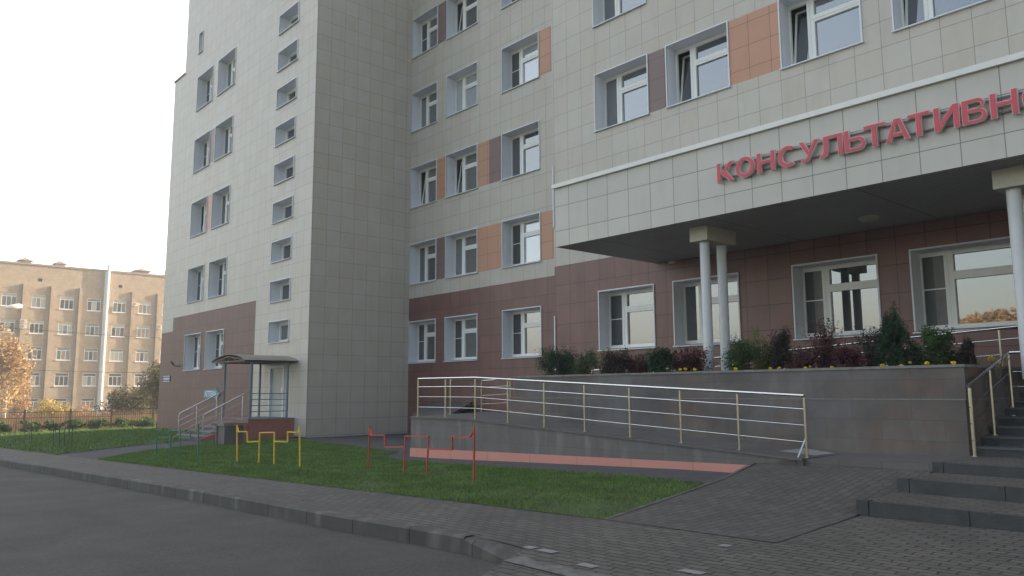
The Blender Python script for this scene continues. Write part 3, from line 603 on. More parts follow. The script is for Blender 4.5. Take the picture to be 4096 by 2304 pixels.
def letter_mesh(name, ch, x0, x1, z0, z1, e, yfront, thick):
    W, H = x1-x0, z1-z0; T = .235*H
    cu = bpy.data.curves.new(name, 'CURVE'); cu.dimensions = '2D'; cu.fill_mode = 'BOTH'; cu.extrude = thick/2
    for poly in outlines(ch, W, H, T):
        q = inset(poly, e) if e else poly
        sp_ = cu.splines.new('POLY'); sp_.points.add(len(q)-1)
        for i, p in enumerate(q): sp_.points[i].co = (p[0], p[1], 0, 1)
        sp_.use_cyclic_u = True
    ob = bpy.data.objects.new('t', cu); COL.objects.link(ob); bpy.context.view_layer.update()
    me = bpy.data.meshes.new_from_object(ob.evaluated_get(bpy.context.evaluated_depsgraph_get())); bpy.data.objects.remove(ob); bpy.data.curves.remove(cu)
    v = np.array([x.co[:] for x in me.vertices]); P = np.stack([x0+v[:, 0], yfront+thick/2-v[:, 2], z0+v[:, 1]], 1)
    me.vertices.foreach_set('co', P.astype(np.float32).ravel()); me.update(); return me
sgn = thing('sign_lettering', 'raised red capital letters with pale rims on rails across the canopy fascia', 'sign', (-6, yF, 5.7))
Z3 = lambda s: (2560+s[0]*.31056, 350+s[1]*.31056)
Z4 = lambda s: (3296+s[0]*.31056, 200+s[1]*.31056)
yl = yF-.11
LET = [('К', Z3, 990, 1215, 1110), ('О', Z3, 1228, 1478, 1040), ('Н', Z3, 1503, 1742, 980), ('С', Z3, 1772, 2012, 900), ('У', Z3, 2042, 2312, 840), ('Л', Z3, 2310, 2615, 780),
       ('Ь', Z4, 260, 537, 1200), ('Т', Z4, 508, 792, 1100), ('А', Z4, 783, 1114, 1050), ('Т', Z4, 1073, 1373, 960), ('И', Z4, 1410, 1752, 900), ('В', Z4, 1770, 2104, 820), ('Н', Z4, 2135, 2508, 720), ('О', Z4, 2548, 2930, 620)]
for ch, fn, u0, u1, v in LET:
    x0 = at_y(fn((u0, v)), yl)[0]; x1 = at_y(fn((u1, v)), yl)[0]
    lt = link(letter_mesh('letter', ch, x0, x1, 5.705, 6.10, 0, yl, .05), 'letter', 'rim', sgn)
    link(letter_mesh('letter_face', ch, x0, x1, 5.705, 6.10, .011, yl-.013, .012), 'letter_face', 'red', lt)
xa = at_y(Z3((990, 1110)), yl)[0]
for z in (6.02, 5.79): MB().box((xa+.05, yl+.055, z-.013), (-2.6, yl+.08, z+.013)).build('mounting_rail', 'railpaint', sgn)
# ------------------------------------------------------------------ retaining wall, planter
rw = thing('retaining_wall', 'grey stone retaining wall holding up the planted bed behind the ramp', 'wall', (-9, yW, .7))
mb = MB(); mb.box((-13.9, yW, 1.51), (-4.2, yW+.18, 1.97)); mb.box((-14.07, yW-.05, -.2), (-4.2, yW+.18, 1.51)); mb.box((-4.38, yW+.18, .5), (-4.2, 17.0-.01, 1.97)); mb.box((-13.9, yW+.18, .5), (-13.72, 15.0, 1.97))
mb.build('stone_face', 'granite', rw)
mb = MB(); mb.box((-13.93, yW-.02, 1.97), (-4.18, yW+.2, 2.01)); mb.box((-4.40, yW+.2, 1.97), (-4.18, 16.98, 2.01)); mb.box((-13.93, yW+.2, 1.97), (-13.70, 15.0, 2.01)); mb.build('coping', 'concrete', rw)
mb = MB(); mb.box((-14.07, yW-.056, 1.498), (-4.2, yW-.045, 1.516)); mb.box((-4.198, yW-.05, 1.498), (-4.19, 16.9, 1.516)); mb.build('ledge_trim', 'concrete', rw)
MB().face([(-13.72, yW+.18, 1.84), (-4.38, yW+.18, 1.84), (-4.38, 15.0, 1.84), (-13.72, 15.0, 1.84)]).build('flower_bed', 'soil', None, kind='structure')
# ------------------------------------------------------------------ wheelchair ramp (two flights and a landing)
rp = thing('wheelchair_ramp', 'grey stone clad wheelchair ramp on a pink painted plinth', 'ramp', (-11, 10.8, .2))
yr0 = 10.8
def zd(x): return 1.07 if x <= -13.75 else 1.07-(x+13.75)*(.40/7.85)
pt = [(-15.9, 10.8), (-13.75, 10.8), (-5.9, 10.8)]
pk = lambda x: .336+(x+15.9)*.0205           # top of the pink band
pb = lambda x: zt(x, 10.8)-.1
mb = MB(); xs_ = [-15.9, -13.75, -11, -8, -6.9, -5.9]
for a, b in zip(xs_, xs_[1:]):
    mb.face([(a, yr0, pk(a)), (b, yr0, pk(b)), (b, yr0, zd(b)-.03), (a, yr0, zd(a)-.03)])
mb.face([(-18.9, 16.9, .2), (-15.9, 10.8, .2), (-15.9, 10.8, 1.04), (-18.9, 16.9, 1.04)])
mb.build('stone_side', 'granite_b', rp)
mb = MB()
for a, b in zip(xs_, xs_[1:]): mb.box((a, yr0-.03, pb(a)), (b, yr0+.0, pk(a))) if False else mb.prism([(a, yr0-.02), (b, yr0-.02), (b, yr0+.1), (a, yr0+.1)], [pb(a), pb(b), pb(b), pb(a)], [pk(a), pk(b), pk(b), pk(a)])
mb.build('pink_plinth', 'pink', rp)
mb = MB(); mb.face([(-15.9, 10.8-.03, 1.07), (-13.75, 10.8-.03, 1.07), (-13.75, 16.9, 1.07), (-18.9, 16.9, 1.07)])
mb.face([(-13.75, yr0-.03, 1.07), (-5.9, yr0-.03, zd(-5.9)), (-5.9, yW-.05, zd(-5.9)), (-13.75, yW-.05, 1.07)])
for a, b in zip(xs_, xs_[1:]): mb.face([(a, yr0-.03, zd(a)-.03), (b, yr0-.03, zd(b)-.03), (b, yr0-.03, zd(b)), (a, yr0-.03, zd(a))]); mb.face([(a, yr0-.03, zd(a)-.03), (a, yr0, zd(a)-.03), (b, yr0, zd(b)-.03), (b, yr0-.03, zd(b)-.03)])
mb.build('deck', 'deck', rp)
z2 = lambda x: 1.075+.053*(x+17.9)
mb = MB(); mb.face([(-16.2, 15.05, z2(-16.2)), (-4.4, 15.05, z2(-4.4)), (-4.4, 16.98, z2(-4.4)), (-16.2, 16.98, z2(-16.2))]); mb.face([(-16.2, 15.05, 1.0), (-4.4, 15.05, 1.0), (-4.4, 15.05, z2(-4.4)), (-16.2, 15.05, z2(-16.2))]); mb.build('upper_flight', 'deck', rp)
# ------------------------------------------------------------------ handrails
def rail_run(root, posts, top, mids, h=.9, pr=.019, base='skygold_steel', postlab='post', thick=.021):
    """posts: (x,y,z) base points; top: list of polyline indices"""
    for p in posts:
        q = MB(); q.tube([p, (p[0], p[1], p[2]+h-.03)], pr, 12); q.tube([(p[0], p[1], p[2]), (p[0], p[1], p[2]+.012)], pr*2, 12); q.build('post', base, root, True)
    MB().tube([(p[0], p[1], p[2]+h) for p in posts], thick, 12).build('top_rail', 'steel', root, True)
    for f, r in mids: MB().tube([(p[0], p[1], p[2]+h*f) for p in posts], r, 8).build('middle_rail', 'steel', root, True)
Q4 = lambda s: (1600+s[0]*.276, 1450+s[1]*.276)
Q3 = lambda s: (2100+s[0]*.31056, 1350+s[1]*.31056)
hr = thing('ramp_handrail', 'stainless steel handrail with posts coloured with golden sky reflection along the front of the ramp', 'handrail', (-11, 10.95, 1))
pp = []
for s in (Q4((260, 760)), Q4((657, 772)), Q4((1090, 790)), Q4((1564, 845)), Q4((2092, 905)), Q3((770, 1187)), Q3((1355, 1255)), Q3((2015, 1335)), (2730+.5303*430, 1536+.5303*485), (2730+.5303*940, 1536+.5303*548)):
    P = at_y(s, 10.95); pp.append((P[0], 10.95, zd(P[0])))
rail_run(hr, pp, None, ((.78, .012), (.52, .008), (.25, .008)))
pe = pp[-1]; MB().bar((pe[0]-.12, pe[1]-.05, pe[2]), (pe[0], pe[1], pe[2]+.3), .02).build('brace', 'white', hr)
hr = thing('landing_handrail', 'stainless steel handrail round the rear of the ramp landing', 'handrail', (-17.5, 14, 1.07))
A_ = at_z(Q4((730, 745)), 1.07); B_ = at_z(Q4((1180, 715)), 1.07); cx = at_y((2041, 1500), 15.0)[0]
rail_run(hr, [(A_[0], A_[1], 1.07), (B_[0], B_[1], 1.07), (cx, 15.0, z2(cx))], None, ((.78, .012), (.52, .008), (.25, .008)))
hr = thing('upper_ramp_handrail', 'steel handrail rising behind the shrubs of the flower bed', 'handrail', (-10, 15.1, 1.5))
rail_run(hr, [(x, 15.12, z2(x)) for x in (-14.0, -12.4, -10.6, -9.0, -7.3, -5.7, -4.55, -2.9)], None, ((.78, .012), (.5, .008)), thick=.024)
# ------------------------------------------------------------------ entrance stairs on the right with handrail
es = thing('entrance_stairs', 'dark stone stairs climbing beside the retaining wall at the right edge', 'stairs', (-2, 12.4, .72))
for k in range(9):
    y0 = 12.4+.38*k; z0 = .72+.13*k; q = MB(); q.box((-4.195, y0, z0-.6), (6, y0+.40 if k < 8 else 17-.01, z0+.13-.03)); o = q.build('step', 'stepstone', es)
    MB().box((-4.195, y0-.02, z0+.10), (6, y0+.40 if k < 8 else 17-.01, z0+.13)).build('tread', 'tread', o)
hs = thing('stair_handrail', 'steel handrail, golden sky reflection coloured into its posts, climbing the entrance stairs at the right edge', 'handrail', (-4.14, 12.2, .72))
sp = [(-4.10, 12.2, .72), (-4.10, 13.05, .98), (-4.10, 13.95, 1.24)]
for p in sp: q = MB(); q.tube([p, (p[0], p[1], p[2]+.95)], .026, 12); q.tube([p, (p[0], p[1], p[2]+.012)], .05, 12); q.build('post', 'skygold_steel', hs, True)
tops = [(-4.10, 12.14, .72+.98), (-4.10, 13.99, 1.24+.98), (-2.0, 13.99, 1.24+.98)]
MB().tube(tops, .026, 12).build('top_rail', 'steel', hs, True)
for dz in (.3, .53, .76): MB().tube([(p[0], p[1], p[2]-dz) for p in tops], .008, 8).build('middle_rail', 'steel', hs, True)
q = MB(); q.tube([(-2.0, 13.99, 1.24), (-2.0, 13.99, 2.2)], .026, 12); q.build('post', 'skygold_steel', hs, True)
# ------------------------------------------------------------------ low paved steps and paved slope
MB().prism([(-4.15, 10.99), (8, 10.99), (8, 12.40), (-4.15, 12.40)], [.3]*4, [.72, .72, .72, .72]).build('landing_paving', 'paver', None, kind='structure')
MB().prism([(-5.9, 10.86), (-4.152, 10.86), (-4.152, 12.33), (-5.9, 12.30)], [.3]*4, [.66, .70, .716, .67]).build('landing_slab', 'deck', None, kind='structure')
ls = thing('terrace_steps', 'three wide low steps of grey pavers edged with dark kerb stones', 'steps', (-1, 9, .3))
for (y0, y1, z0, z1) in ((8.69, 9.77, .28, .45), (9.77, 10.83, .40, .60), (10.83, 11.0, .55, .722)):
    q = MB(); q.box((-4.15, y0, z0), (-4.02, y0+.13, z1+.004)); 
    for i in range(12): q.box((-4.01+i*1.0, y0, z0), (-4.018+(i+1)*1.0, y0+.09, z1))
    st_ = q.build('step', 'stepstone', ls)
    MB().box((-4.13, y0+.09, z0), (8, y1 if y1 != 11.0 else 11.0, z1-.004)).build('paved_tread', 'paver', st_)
def zsl(x, y):
    base = .34+.0125*x+.003; d = y-8.75; right = base+.076*(d+math.sqrt(d*d+.04)); left = base+.30*min(max((y-6.56)/4.24, 0), 1)
    t = min(max((x+6.4)/2.2, 0), 1); return left*(1-t)+right*t
sheet('paved_slope', [(-5.88, 6.56), (-3.9, 6.58), (-4.12, 8.7), (-4.155, 10.86), (-5.9, 10.86), (-6.62, 10.8), (-6.3, 9.5), (-6.1, 8.0)], 'paver2', .002, .5, zsl, True, **ST)
q = MB()
for a, b in (((-5.88, 6.56), (-6.1, 8.0)), ((-6.1, 8.0), (-6.3, 9.5)), ((-6.3, 9.5), (-6.66, 10.78))):
    q.prism([a, b, (b[0]-.06, b[1]), (a[0]-.06, a[1])][::1], [.1]*4, [zsl(*a)+.008, zsl(*b)+.008, zsl(*b)+.008, zsl(*a)+.008])
q.build('slope_edging', 'kerb', **ST)
MB().prism([(-6.65, 10.79), (-5.9, 10.79), (-5.9, 10.86), (-6.65, 10.86)], [.3]*4, [.56, .66, .66, .56]).build('slope_edging', 'kerb', **ST)
# pale metal threshold plate at the ramp foot
P = [at_z((2730+.5303*u, 1536+.5303*v), .70) for u, v in ((735, 512), (900, 488), (1085, 515), (905, 525))]
sheet('threshold_plate', [(-6.62, 11.35), (-5.98, 11.30), (-5.98, 11.95), (-6.62, 12.2)], 'lightpaver', .006, 5, lambda x, y: zd(x), **ST)
# ------------------------------------------------------------------ basement stair roof by the middle wall
bs = thing('basement_stair_roof', 'sloping grey concrete roof over basement steps against the brown wall', 'roof', (-24, 17, 0))
mb = MB(); mb.prism([(-24.0, 16.4), (-21.6, 16.4), (-22.95, yM-.02), (-25.63, yM-.02)], [.76, .82, 1.14, 1.10], [.90, .96, 1.28, 1.24]); mb.build('roof_slab', 'deck', bs)
mb = MB(); mb.prism([(-23.9, 16.55), (-23.75, 16.55), (-25.3, 18.2), (-25.5, 18.2)], [-.1]*4, [.78, .78, 1.08, 1.08]); mb.build('side_wall', 'concrete', bs)
MB().box((-21.85, 16.5, -.1), (-21.78, 16.57, .82)).build('roof_post', 'bluegrey', bs); MB().box((-22.5, 17.3, -.1), (-22.43, 17.37, .95)).build('roof_post', 'bluegrey', bs)
# ------------------------------------------------------------------ pharmacy porch: platform, steps, rails, canopy
pz = .71; px0, px1, py0 = -30.75, -28.1, 12.0
pp_ = thing('porch_steps', 'pink rendered porch platform with grey steps at the pharmacy door', 'steps', (-30, 12.8, 0))
MB().box((px0, py0, -.2), (px1, yT-.003, pz-.05)).build('platform', 'pinkd', pp_)
MB().box((px0-.03, py0-.03, pz-.05), (px1+.03, yT-.003, pz)).build('platform_slab', 'concrete', pp_)
for k in range(4):
    z1 = pz-(k+1)*.142; y0 = py0-(k+1)*.42
    q = MB(); q.box((px0+.16, y0, -.3), (px1-.16, y0+.419, z1-.04)); o = q.build('step', 'tread', pp_)
    MB().box((px0+.16, y0-.025, z1-.04), (px1-.16, y0+.419, z1)).build('tread', 'concrete', o)
for xx in (px0, px1-.155): MB().prism([(xx, py0-1.75), (xx+.155, py0-1.75), (xx+.155, py0-.031), (xx, py0-.031)], [-.3]*4, [.06, .06, pz-.12, pz-.12]).build('cheek_wall', 'pinkd', pp_)
for xx, lab in ((px1-.06, 'stainless steel stair rail on the near side of the porch steps'), (px0+.12, 'stainless steel stair rail on the far side of the porch steps')):
    h = thing('porch_handrail', lab, 'handrail', (xx, 10.38, 0), 'handrails of the porch steps')
    a = (xx, 10.38, -.03); b = (xx, 12.0, pz+.05)
    for t_ in (0, .40, .86):
        p = [a[i]+(b[i]-a[i])*t_ for i in range(3)]
        MB().tube([p, (p[0], p[1], p[2]+.9)], .017, 8).build('post', 'steel', h, True)
    MB().tube([(xx, a[1], a[2]+.92), (xx, b[1], b[2]+.95)], .022, 10).build('top_rail', 'steel', h, True)
    for f in (.22, .45, .67): MB().tube([(xx, a[1], a[2]+f), (xx, b[1], b[2]+f)], .007, 6).build('middle_rail', 'steel', h, True)
pc = thing('porch_canopy', 'weathered arched sheet canopy on grey posts over the pharmacy door', 'canopy', (-29.4, 12.9, pz))
zc0 = 2.80
for (x, y) in ((px0+.12, py0+.05), (px1-.05, py0+.05), (px0+.12, yT-.3), (px1-.05, yT-.3)): MB().tube([(x, y, pz), (x, y, zc0)], .045, 12).build('post', 'bluegrey', pc, True)
mb = MB()
for z in (.3, .55, .8, 1.05): mb.bar((px1-.05, py0+.05, pz+z*.87), (px1-.05, yT-.3, pz+z*.87), .03); 
mb.bar((px0+.12, yT-.3, pz+.92), (px1-.05, yT-.3, pz+.92), .025)
mb.build('side_rail', 'bluegrey', pc)
mb = MB(); x0, x1_ = px0-.42, px1+.22; y0, y1_ = py0-.32, yT-.005; xm = (x0+x1_)/2; zr = zc0+.27
for xx in (px0+.12, px1-.05): mb.bar((xx, y0+.1, zc0+.02), (xx, yT-.02, zc0+.02), .06)
for yy in (py0+.05, yT-.3): mb.bar((x0+.1, yy, zc0+.03), (x1_-.1, yy, zc0+.03), .05)
for yy in (y0+.05, (y0+y1_)/2, y1_-.08):
    mb.bar((x0+.15, yy, zc0+.05), (xm, yy, zr-.05), .03); mb.bar((x1_-.15, yy, zc0+.05), (xm, yy, zr-.05), .03); mb.bar((xm, yy, zc0+.05), (xm, yy, zr-.05), .03)
    mb.bar((x0+.9, yy, zc0+.05), (xm-.35, yy, zr-.09), .025); mb.bar((x1_-.9, yy, zc0+.05), (xm+.35, yy, zr-.09), .025); mb.bar((x0+.1, yy, zc0+.03), (x1_-.1, yy, zc0+.03), .03)
mb.build('frame', 'railpaint', pc)
mb = MB(); n = 14
for i in range(n):
    a0, a1 = i/n, (i+1)/n; f = lambda t_: (x0+(x1_-x0)*t_, zc0+.05+.25*math.sin(math.pi*t_)**.75)
    (xa_, za), (xb_, zb_) = f(a0), f(a1)
    mb.face([(xa_, y0, za), (xb_, y0, zb_), (xb_, y1_, zb_), (xa_, y1_, za)]); mb.face([(xa_, y1_, za-.012), (xb_, y1_, zb_-.012), (xb_, y0, zb_-.012), (xa_, y0, za-.012)])
    mb.face([(xa_, y0, za-.012), (xb_, y0, zb_-.012), (xb_, y0, zb_), (xa_, y0, za)])
mb.build('roof_sheet', 'poly', pc)
# concrete litter bin / planter beside the steps
fn7 = lambda s: (s[0]*.5303, 1536+s[1]*.5303)
P = at_g(fn7((1735, 458)))
b_ = thing('concrete_bin', 'square weathered concrete bin with dark sides beside the porch steps', 'bin', tuple(P))
x, y, z = P; q = MB(); q.box((x-.26, y-.3, z), (x+.26, y+.3, z+.62)); q.build('body', 'granite', b_)
q = MB()
for (a, c, e, g) in ((x-.30, y-.34, x-.22, y+.34), (x+.22, y-.34, x+.30, y+.34), (x-.22, y-.34, x+.22, y-.26), (x-.22, y+.26, x+.22, y+.34)): q.box((a, c, z+.60), (e, g, z+.69))
q.build('rim', 'concrete', b_)
q = MB(); q.box((x-.31, y-.35, z), (x-.27, y+.3, z+.60)); q.build('panel', 'concrete', b_)
# ------------------------------------------------------------------ painted metal frames on the lawn
fn8 = lambda s: (1366+s[0]*.5303, 1536+s[1]*.5303)
def hoop(fn, L_, R_, lines, m, lab, grp='painted metal frames on the lawn', r=.0125, leaf=()):
    A = at_g(fn(L_)); B = at_g(fn(R_)); d = np.array([B[0]-A[0], B[1]-A[1], 0]); nrm = np.array([-d[1], d[0], 0])
    def on(s): rr = ray(*fn(s)); t_ = ((A-EYE)@nrm)/(rr@nrm); return EYE+rr*t_
    t = thing('flower_stand', lab, 'flower stand', tuple(A), grp)
    for ln in lines:
        pts = [on(s) for s in ln]
        post = abs(ln[0][0]-ln[-1][0]) < 25 and ln[-1][1]-ln[0][1] > 150
        q = MB()
        for a, b in zip(pts, pts[1:]): q.bar(a, b, r*2)
        q.build('post' if post else 'cross_bar', m, t)
    for tri in leaf:
        p = [Vector(on(s)) for s in tri]; nn = Vector(nrm).normalized()*.006; q = MB(); q.face([a+nn for a in p]); q.face([a-nn for a in p[::-1]])
        for a, b in zip(p, p[1:]+p[:1]): q.face([a+nn, a-nn, b-nn, b+nn])
        q.build('leaf_plate', m, t)
hoop(fn8, (203, 640), (998, 742), [[(211, 315), (203, 640)], [(215, 385), (327, 385), (327, 475), (475, 475)], [(482, 392), (470, 690)], [(482, 392), (660, 397)], [(658, 397), (640, 712)], [(656, 490), (835, 495), (835, 395), (970, 400), (1000, 345)], [(1001, 322), (998, 742)]], 'redpaint', 'red painted angular metal frame standing in front of the ramp', leaf=[[(208, 320), (212, 320), (238, 392), (208, 385)]])
hoop(fn7, (1788, 590), (2262, 630), [[(1788, 308), (1788, 590)], [(1788, 360), (1863, 358), (1868, 438), (1955, 432)], [(1960, 365), (1951, 592)], [(1960, 367), (2070, 364)], [(2070, 364), (2066, 603)], [(2068, 432), (2170, 436), (2170, 360), (2245, 366)], [(2260, 308), (2262, 630)]], 'yellow', 'yellow painted angular metal frame standing in front of the pink porch', leaf=[[(1786, 310), (1790, 310), (1806, 362), (1786, 362)], [(2258, 310), (2262, 310), (2262, 368), (2244, 368)]])
hoop(fn7, (1178, 545), (1495, 572), [[(1181, 295), (1178, 545)], [(1180, 345), (1225, 342), (1228, 400), (1286, 400)], [(1287, 350), (1284, 552)], [(1287, 350), (1358, 352)], [(1360, 350), (1353, 565)], [(1357, 405), (1435, 408), (1437, 352), (1492, 352)], [(1496, 298), (1495, 572)]], 'teal', 'dark green painted angular metal frame near the porch steps')
hoop(fn7, (400, 475), (540, 485), [[(405, 298), (400, 475)], [(404, 335), (418, 335), (418, 372), (448, 372)], [(450, 338), (447, 480)], [(450, 338), (487, 340)], [(487, 340), (485, 492)], [(487, 375), (522, 375), (523, 340), (545, 340)], [(549, 300), (540, 485)]], 'darkpaint', 'dark painted angular metal frame between lawn and small clipped bushes', r=.011)
hoop(fn7, (112, 408), (236, 445), [[(114, 300), (112, 410)], [(114, 318), (150, 318)], [(158, 318), (157, 412)], [(188, 320), (187, 412)], [(158, 360), (188, 360)], [(188, 345), (225, 345), (236, 320)], [(238, 305), (236, 440)]], 'darkpaint', 'faint dark metal frame farthest along the lawn at the left edge', r=.011)
# ------------------------------------------------------------------ shrubs in the bed
fn5 = lambda s: (1366+s[0]*.5303, 768+s[1]*.5303); fn6 = lambda s: (2730+s[0]*.5303, 768+s[1]*.5303)
def shrub(fn, u0, u1, vtop, y, m, lab, n=1700, leaf=.035, cone=False, name='shrub', cat='shrub', zb=1.84, spiky=False):
    a = at_y(fn((u0, vtop)), y); b = at_y(fn((u1, vtop)), y); top = a[2]*.5+b[2]*.5
    cx_, rx = (a[0]+b[0])/2, abs(b[0]-a[0])/2; h = top-zb
    t = thing(name, lab, cat, (cx_, y, zb), 'shrubs in the raised bed')
    if spiky:
        k = n//14; cs = []
        for _ in range(k):
            d = rng.normal(size=2)*.5; tip = np.array([cx_+d[0]*rx*1.3, y+d[1]*rx*.8, zb+h*rng.uniform(.55, 1.1)]); base = np.array([cx_+d[0]*rx*.35, y+d[1]*.1, zb+.05])
            tt = rng.uniform(.1, 1, 14)[:, None]; cs.append(base+(tip-base)*tt+rng.normal(0, .012, (14, 3)))
        pts = np.concatenate(cs)
    else:
        pts = crown((cx_, y, zb+h*.48), (rx*1.28, min(rx, .55), h*.60), n, lumps=30, cone=cone, shell=.2)
        pts[:, 2] += np.abs(rng.normal(0, .05*h, len(pts)))
    pts[:, 2] = np.maximum(pts[:, 2], zb+.01); pts[:, 1] = np.maximum(pts[:, 1], 12.6); lim = -4.42-rng.uniform(0, .12, len(pts)); pts[:, 0] = np.where(pts[:, 0] > -4.42, lim, pts[:, 0])
    v, f = leaves(pts, leaf); npmesh('foliage', v, f, m, t)
    q = MB()
    for k in range(12 if spiky else 5): q.tube([(cx_+rng.normal()*.04, y, zb-.03), (cx_+np.clip(rng.normal()*rx*.45, -rx*.9, rx*.9), y+rng.normal()*.1, zb+h*(rng.uniform(.75, 1.02) if spiky else .7))], [.012, .004], 5)
    q.build('stems', 'bark', t)
S = [(fn5, 1530, 1752, 1185, 13.3, 'leaf_thuja', 'dark green bush at the left end of the raised bed', 2600, .035, 0, 0),
     (fn5, 1660, 1760, 1180, 13.9, 'leaf_red', 'red leaved bush rising behind the leftmost green bush', 700, .035, 0, 1),
     (fn5, 1755, 1915, 1215, 13.3, 'leaf_green', 'smaller pale green bush second from left in the bed', 1900, .03, 0, 0),
     (fn5, 1955, 2060, 1210, 13.9, 'leaf_lime', 'yellow green bush half hidden by the plum dark bush', 900, .035, 0, 0),
     (fn5, 2000, 2180, 1205, 13.3, 'leaf_dark', 'dark plum bush under the leftmost wing window', 2200, .035, 0, 0),
     (fn5, 2175, 2310, 1235, 13.4, 'leaf_red', 'low dull red bush between dark bush and green bush', 1500, .035, 0, 1),
     (fn5, 2300, 2520, 1195, 13.3, 'leaf_thuja', 'bushy green shrub left of the first red barberry and columns', 2400, .035, 0, 0),
     (fn6, -60, 175, 1185, 13.5, 'leaf_red', 'broad red barberry just left of the paired columns', 2300, .035, 0, 1),
     (fn6, 340, 560, 1110, 13.2, 'leaf_green', 'dark green shrub just right of the paired columns', 2300, .03, 0, 0),
     (fn6, 500, 690, 1070, 13.9, 'leaf_lime', 'light green feathery shrub between two dark shrubs', 1800, .03, 0, 0),
     (fn6, 650, 830, 1085, 13.3, 'leaf_dark', 'dark brown green shrub left of the tall barberry', 2100, .035, 0, 0),
     (fn6, 820, 1010, 1180, 13.2, 'leaf_red', 'low barberry in front of the tall twiggy barberry', 1500, .03, 0, 1),
     (fn6, 975, 1175, 985, 13.5, 'leaf_red', 'tall twiggy red barberry below the third wing window', 1500, .032, 0, 1),
     (fn6, 1110, 1350, 1180, 13.2, 'leaf_red', 'wide dark red barberry left of the conical thuja', 2300, .035, 0, 0),
     (fn6, 1330, 1530, 1030, 13.5, 'leaf_dark', 'sparse dark twiggy shrub touching the conical thuja', 1100, .032, 0, 1),
     (fn6, 1790, 2040, 1030, 13.3, 'leaf_green', 'green shrub below the window at right of the conical thuja', 2600, .032, 0, 0),
     (fn6, 1660, 1830, 1170, 13.4, 'leaf_dark', 'low dark shrub right beside the conical thuja', 1300, .035, 0, 0),
     (fn6, 2040, 2260, 1180, 13.3, 'leaf_dark', 'low dark shrub behind the flowers near the stair handrail', 1700, .035, 0, 0),
     (fn6, 2240, 2480, 1140, 13.4, 'leaf_dark', 'dark plum shrub at the right end of the raised bed', 2000, .035, 0, 0)]
for fn, u0, u1, vt, y, m, lab, n, lf, cn, sp_ in S: shrub(fn, u0, u1, vt, y, m, lab, int(n*(3.2 if sp_ else 3.0)), lf*.66, False, spiky=bool(sp_))
shrub(fn6, 1455, 1715, 905, 13.3, 'leaf_thuja', 'tall conical dark green thuja standing in the raised bed', 9000, .022, True, 'thuja')
FL = [(fn6, 22, 1335, 1), (fn6, 93, 1338, 1), (fn6, 402, 1333, 1), (fn6, 663, 1332, 1), (fn6, 730, 1331, 1), (fn6, 770, 1335, 0), (fn6, 927, 1330, 1), (fn6, 963, 1318, 0), (fn6, 1128, 1325, 1), (fn6, 1508, 1308, 1), (fn6, 1540, 1314, 0), (fn6, 1650, 1311, 1), (fn6, 1715, 1285, 0), (fn6, 1843, 1291, 1), (fn6, 2042, 1288, 1), (fn6, 2120, 1275, 0), (fn6, 2328, 1257, 2), (fn6, 2398, 1285, 1), (fn5, 2555, 1340, 1), (fn5, 2457, 1332, 0)]
where = ['left of the paired columns, outermost', 'left of the paired columns, nearest them', 'just right of the paired columns', 'under the light green shrub, left one', 'under the light green shrub, right one', 'pale, beside the pair under the light green shrub', 'under the low barberry', 'pale, above the one under the low barberry', 'under the wide dark red barberry', 'left of the conical thuja', 'pale, low left of the thuja', 'right of the conical thuja foot', 'pale, high right of the thuja', 'left below the green shrub', 'right below the green shrub', 'pale, near the low dark shrub', 'largest, above the stair handrail', 'just behind the stair handrail', 'by the red bush left of columns', 'pale, in front of the bushy green shrub']
for (fn, u, v, s), wh in zip(FL, where):
    P = at_y(fn((u, v)), 12.62); P = P if P[0] < -4.5 else at_x(fn((u, v)), -4.5); r = .036 if s == 1 else (.026 if s == 0 else .055)
    t = thing('marigold', ('yellow flower ' if s else 'pale yellow flower ')+wh.replace('pale, ', ''), 'flower', (P[0], P[1], 1.84), 'marigolds along the bed edge')
    n = 46; d = rng.normal(size=(n, 3)); d /= np.linalg.norm(d, axis=1)[:, None]; pts = P+d*np.array([r, r, r*.7])*.75
    v_, f_ = leaves(pts, r*.75, aspect=1.1); npmesh('bloom', v_, f_, 'flower' if s else 'flower2', t)
    MB().tube([(P[0], P[1], 1.84), (P[0], P[1], P[2])], .006, 5).build('stem', 'leaf_green', t)
    pts = np.array([P[0], P[1], 1.9])+rng.normal(0, 1, (50, 3))*np.array([.07, .05, .04]); v_, f_ = leaves(pts, .03); npmesh('leaves', v_, f_, 'leaf_green', t)
# ------------------------------------------------------------------ far brick building
XF = -110
fb = thing('brick_building', 'five storey tan brick building with a bright downpipe far behind the fence', 'building', (XF, 24, -1.4))
wl = MB(); holes = []
cols = [(15.98, 17.56), (19.10, 20.62), (22.17, 23.72), (25.26, 26.83), (28.25, 29.84), (31.37, 32.94), (34.4, 36.0), (12.9, 14.45), (9.8, 11.35)]
rows = [(12.12, 13.70), (8.97, 10.53), (5.80, 7.37), (2.63, 4.22), (-.45, 1.12)]
for (a, b) in cols:
    for (c, d) in rows: holes.append((a, b, c, d))
holes += [(19.60, 20.08, 15.33, 15.72), (28.80, 29.25, 15.33, 15.72)]
Y_ = sorted({0, 60}|{h[0] for h in holes}|{h[1] for h in holes}); Z_ = sorted({-2, 17.28}|{h[2] for h in holes}|{h[3] for h in holes})
for a, b in zip(Y_, Y_[1:]):
    for c, d in zip(Z_, Z_[1:]):
        my, mz = (a+b)/2, (c+d)/2
        if any(h[0] < my < h[1] and h[2] < mz < h[3] for h in holes): continue
        wl.face([(XF, a, c), (XF, b, c), (XF, b, d), (XF, a, d)])
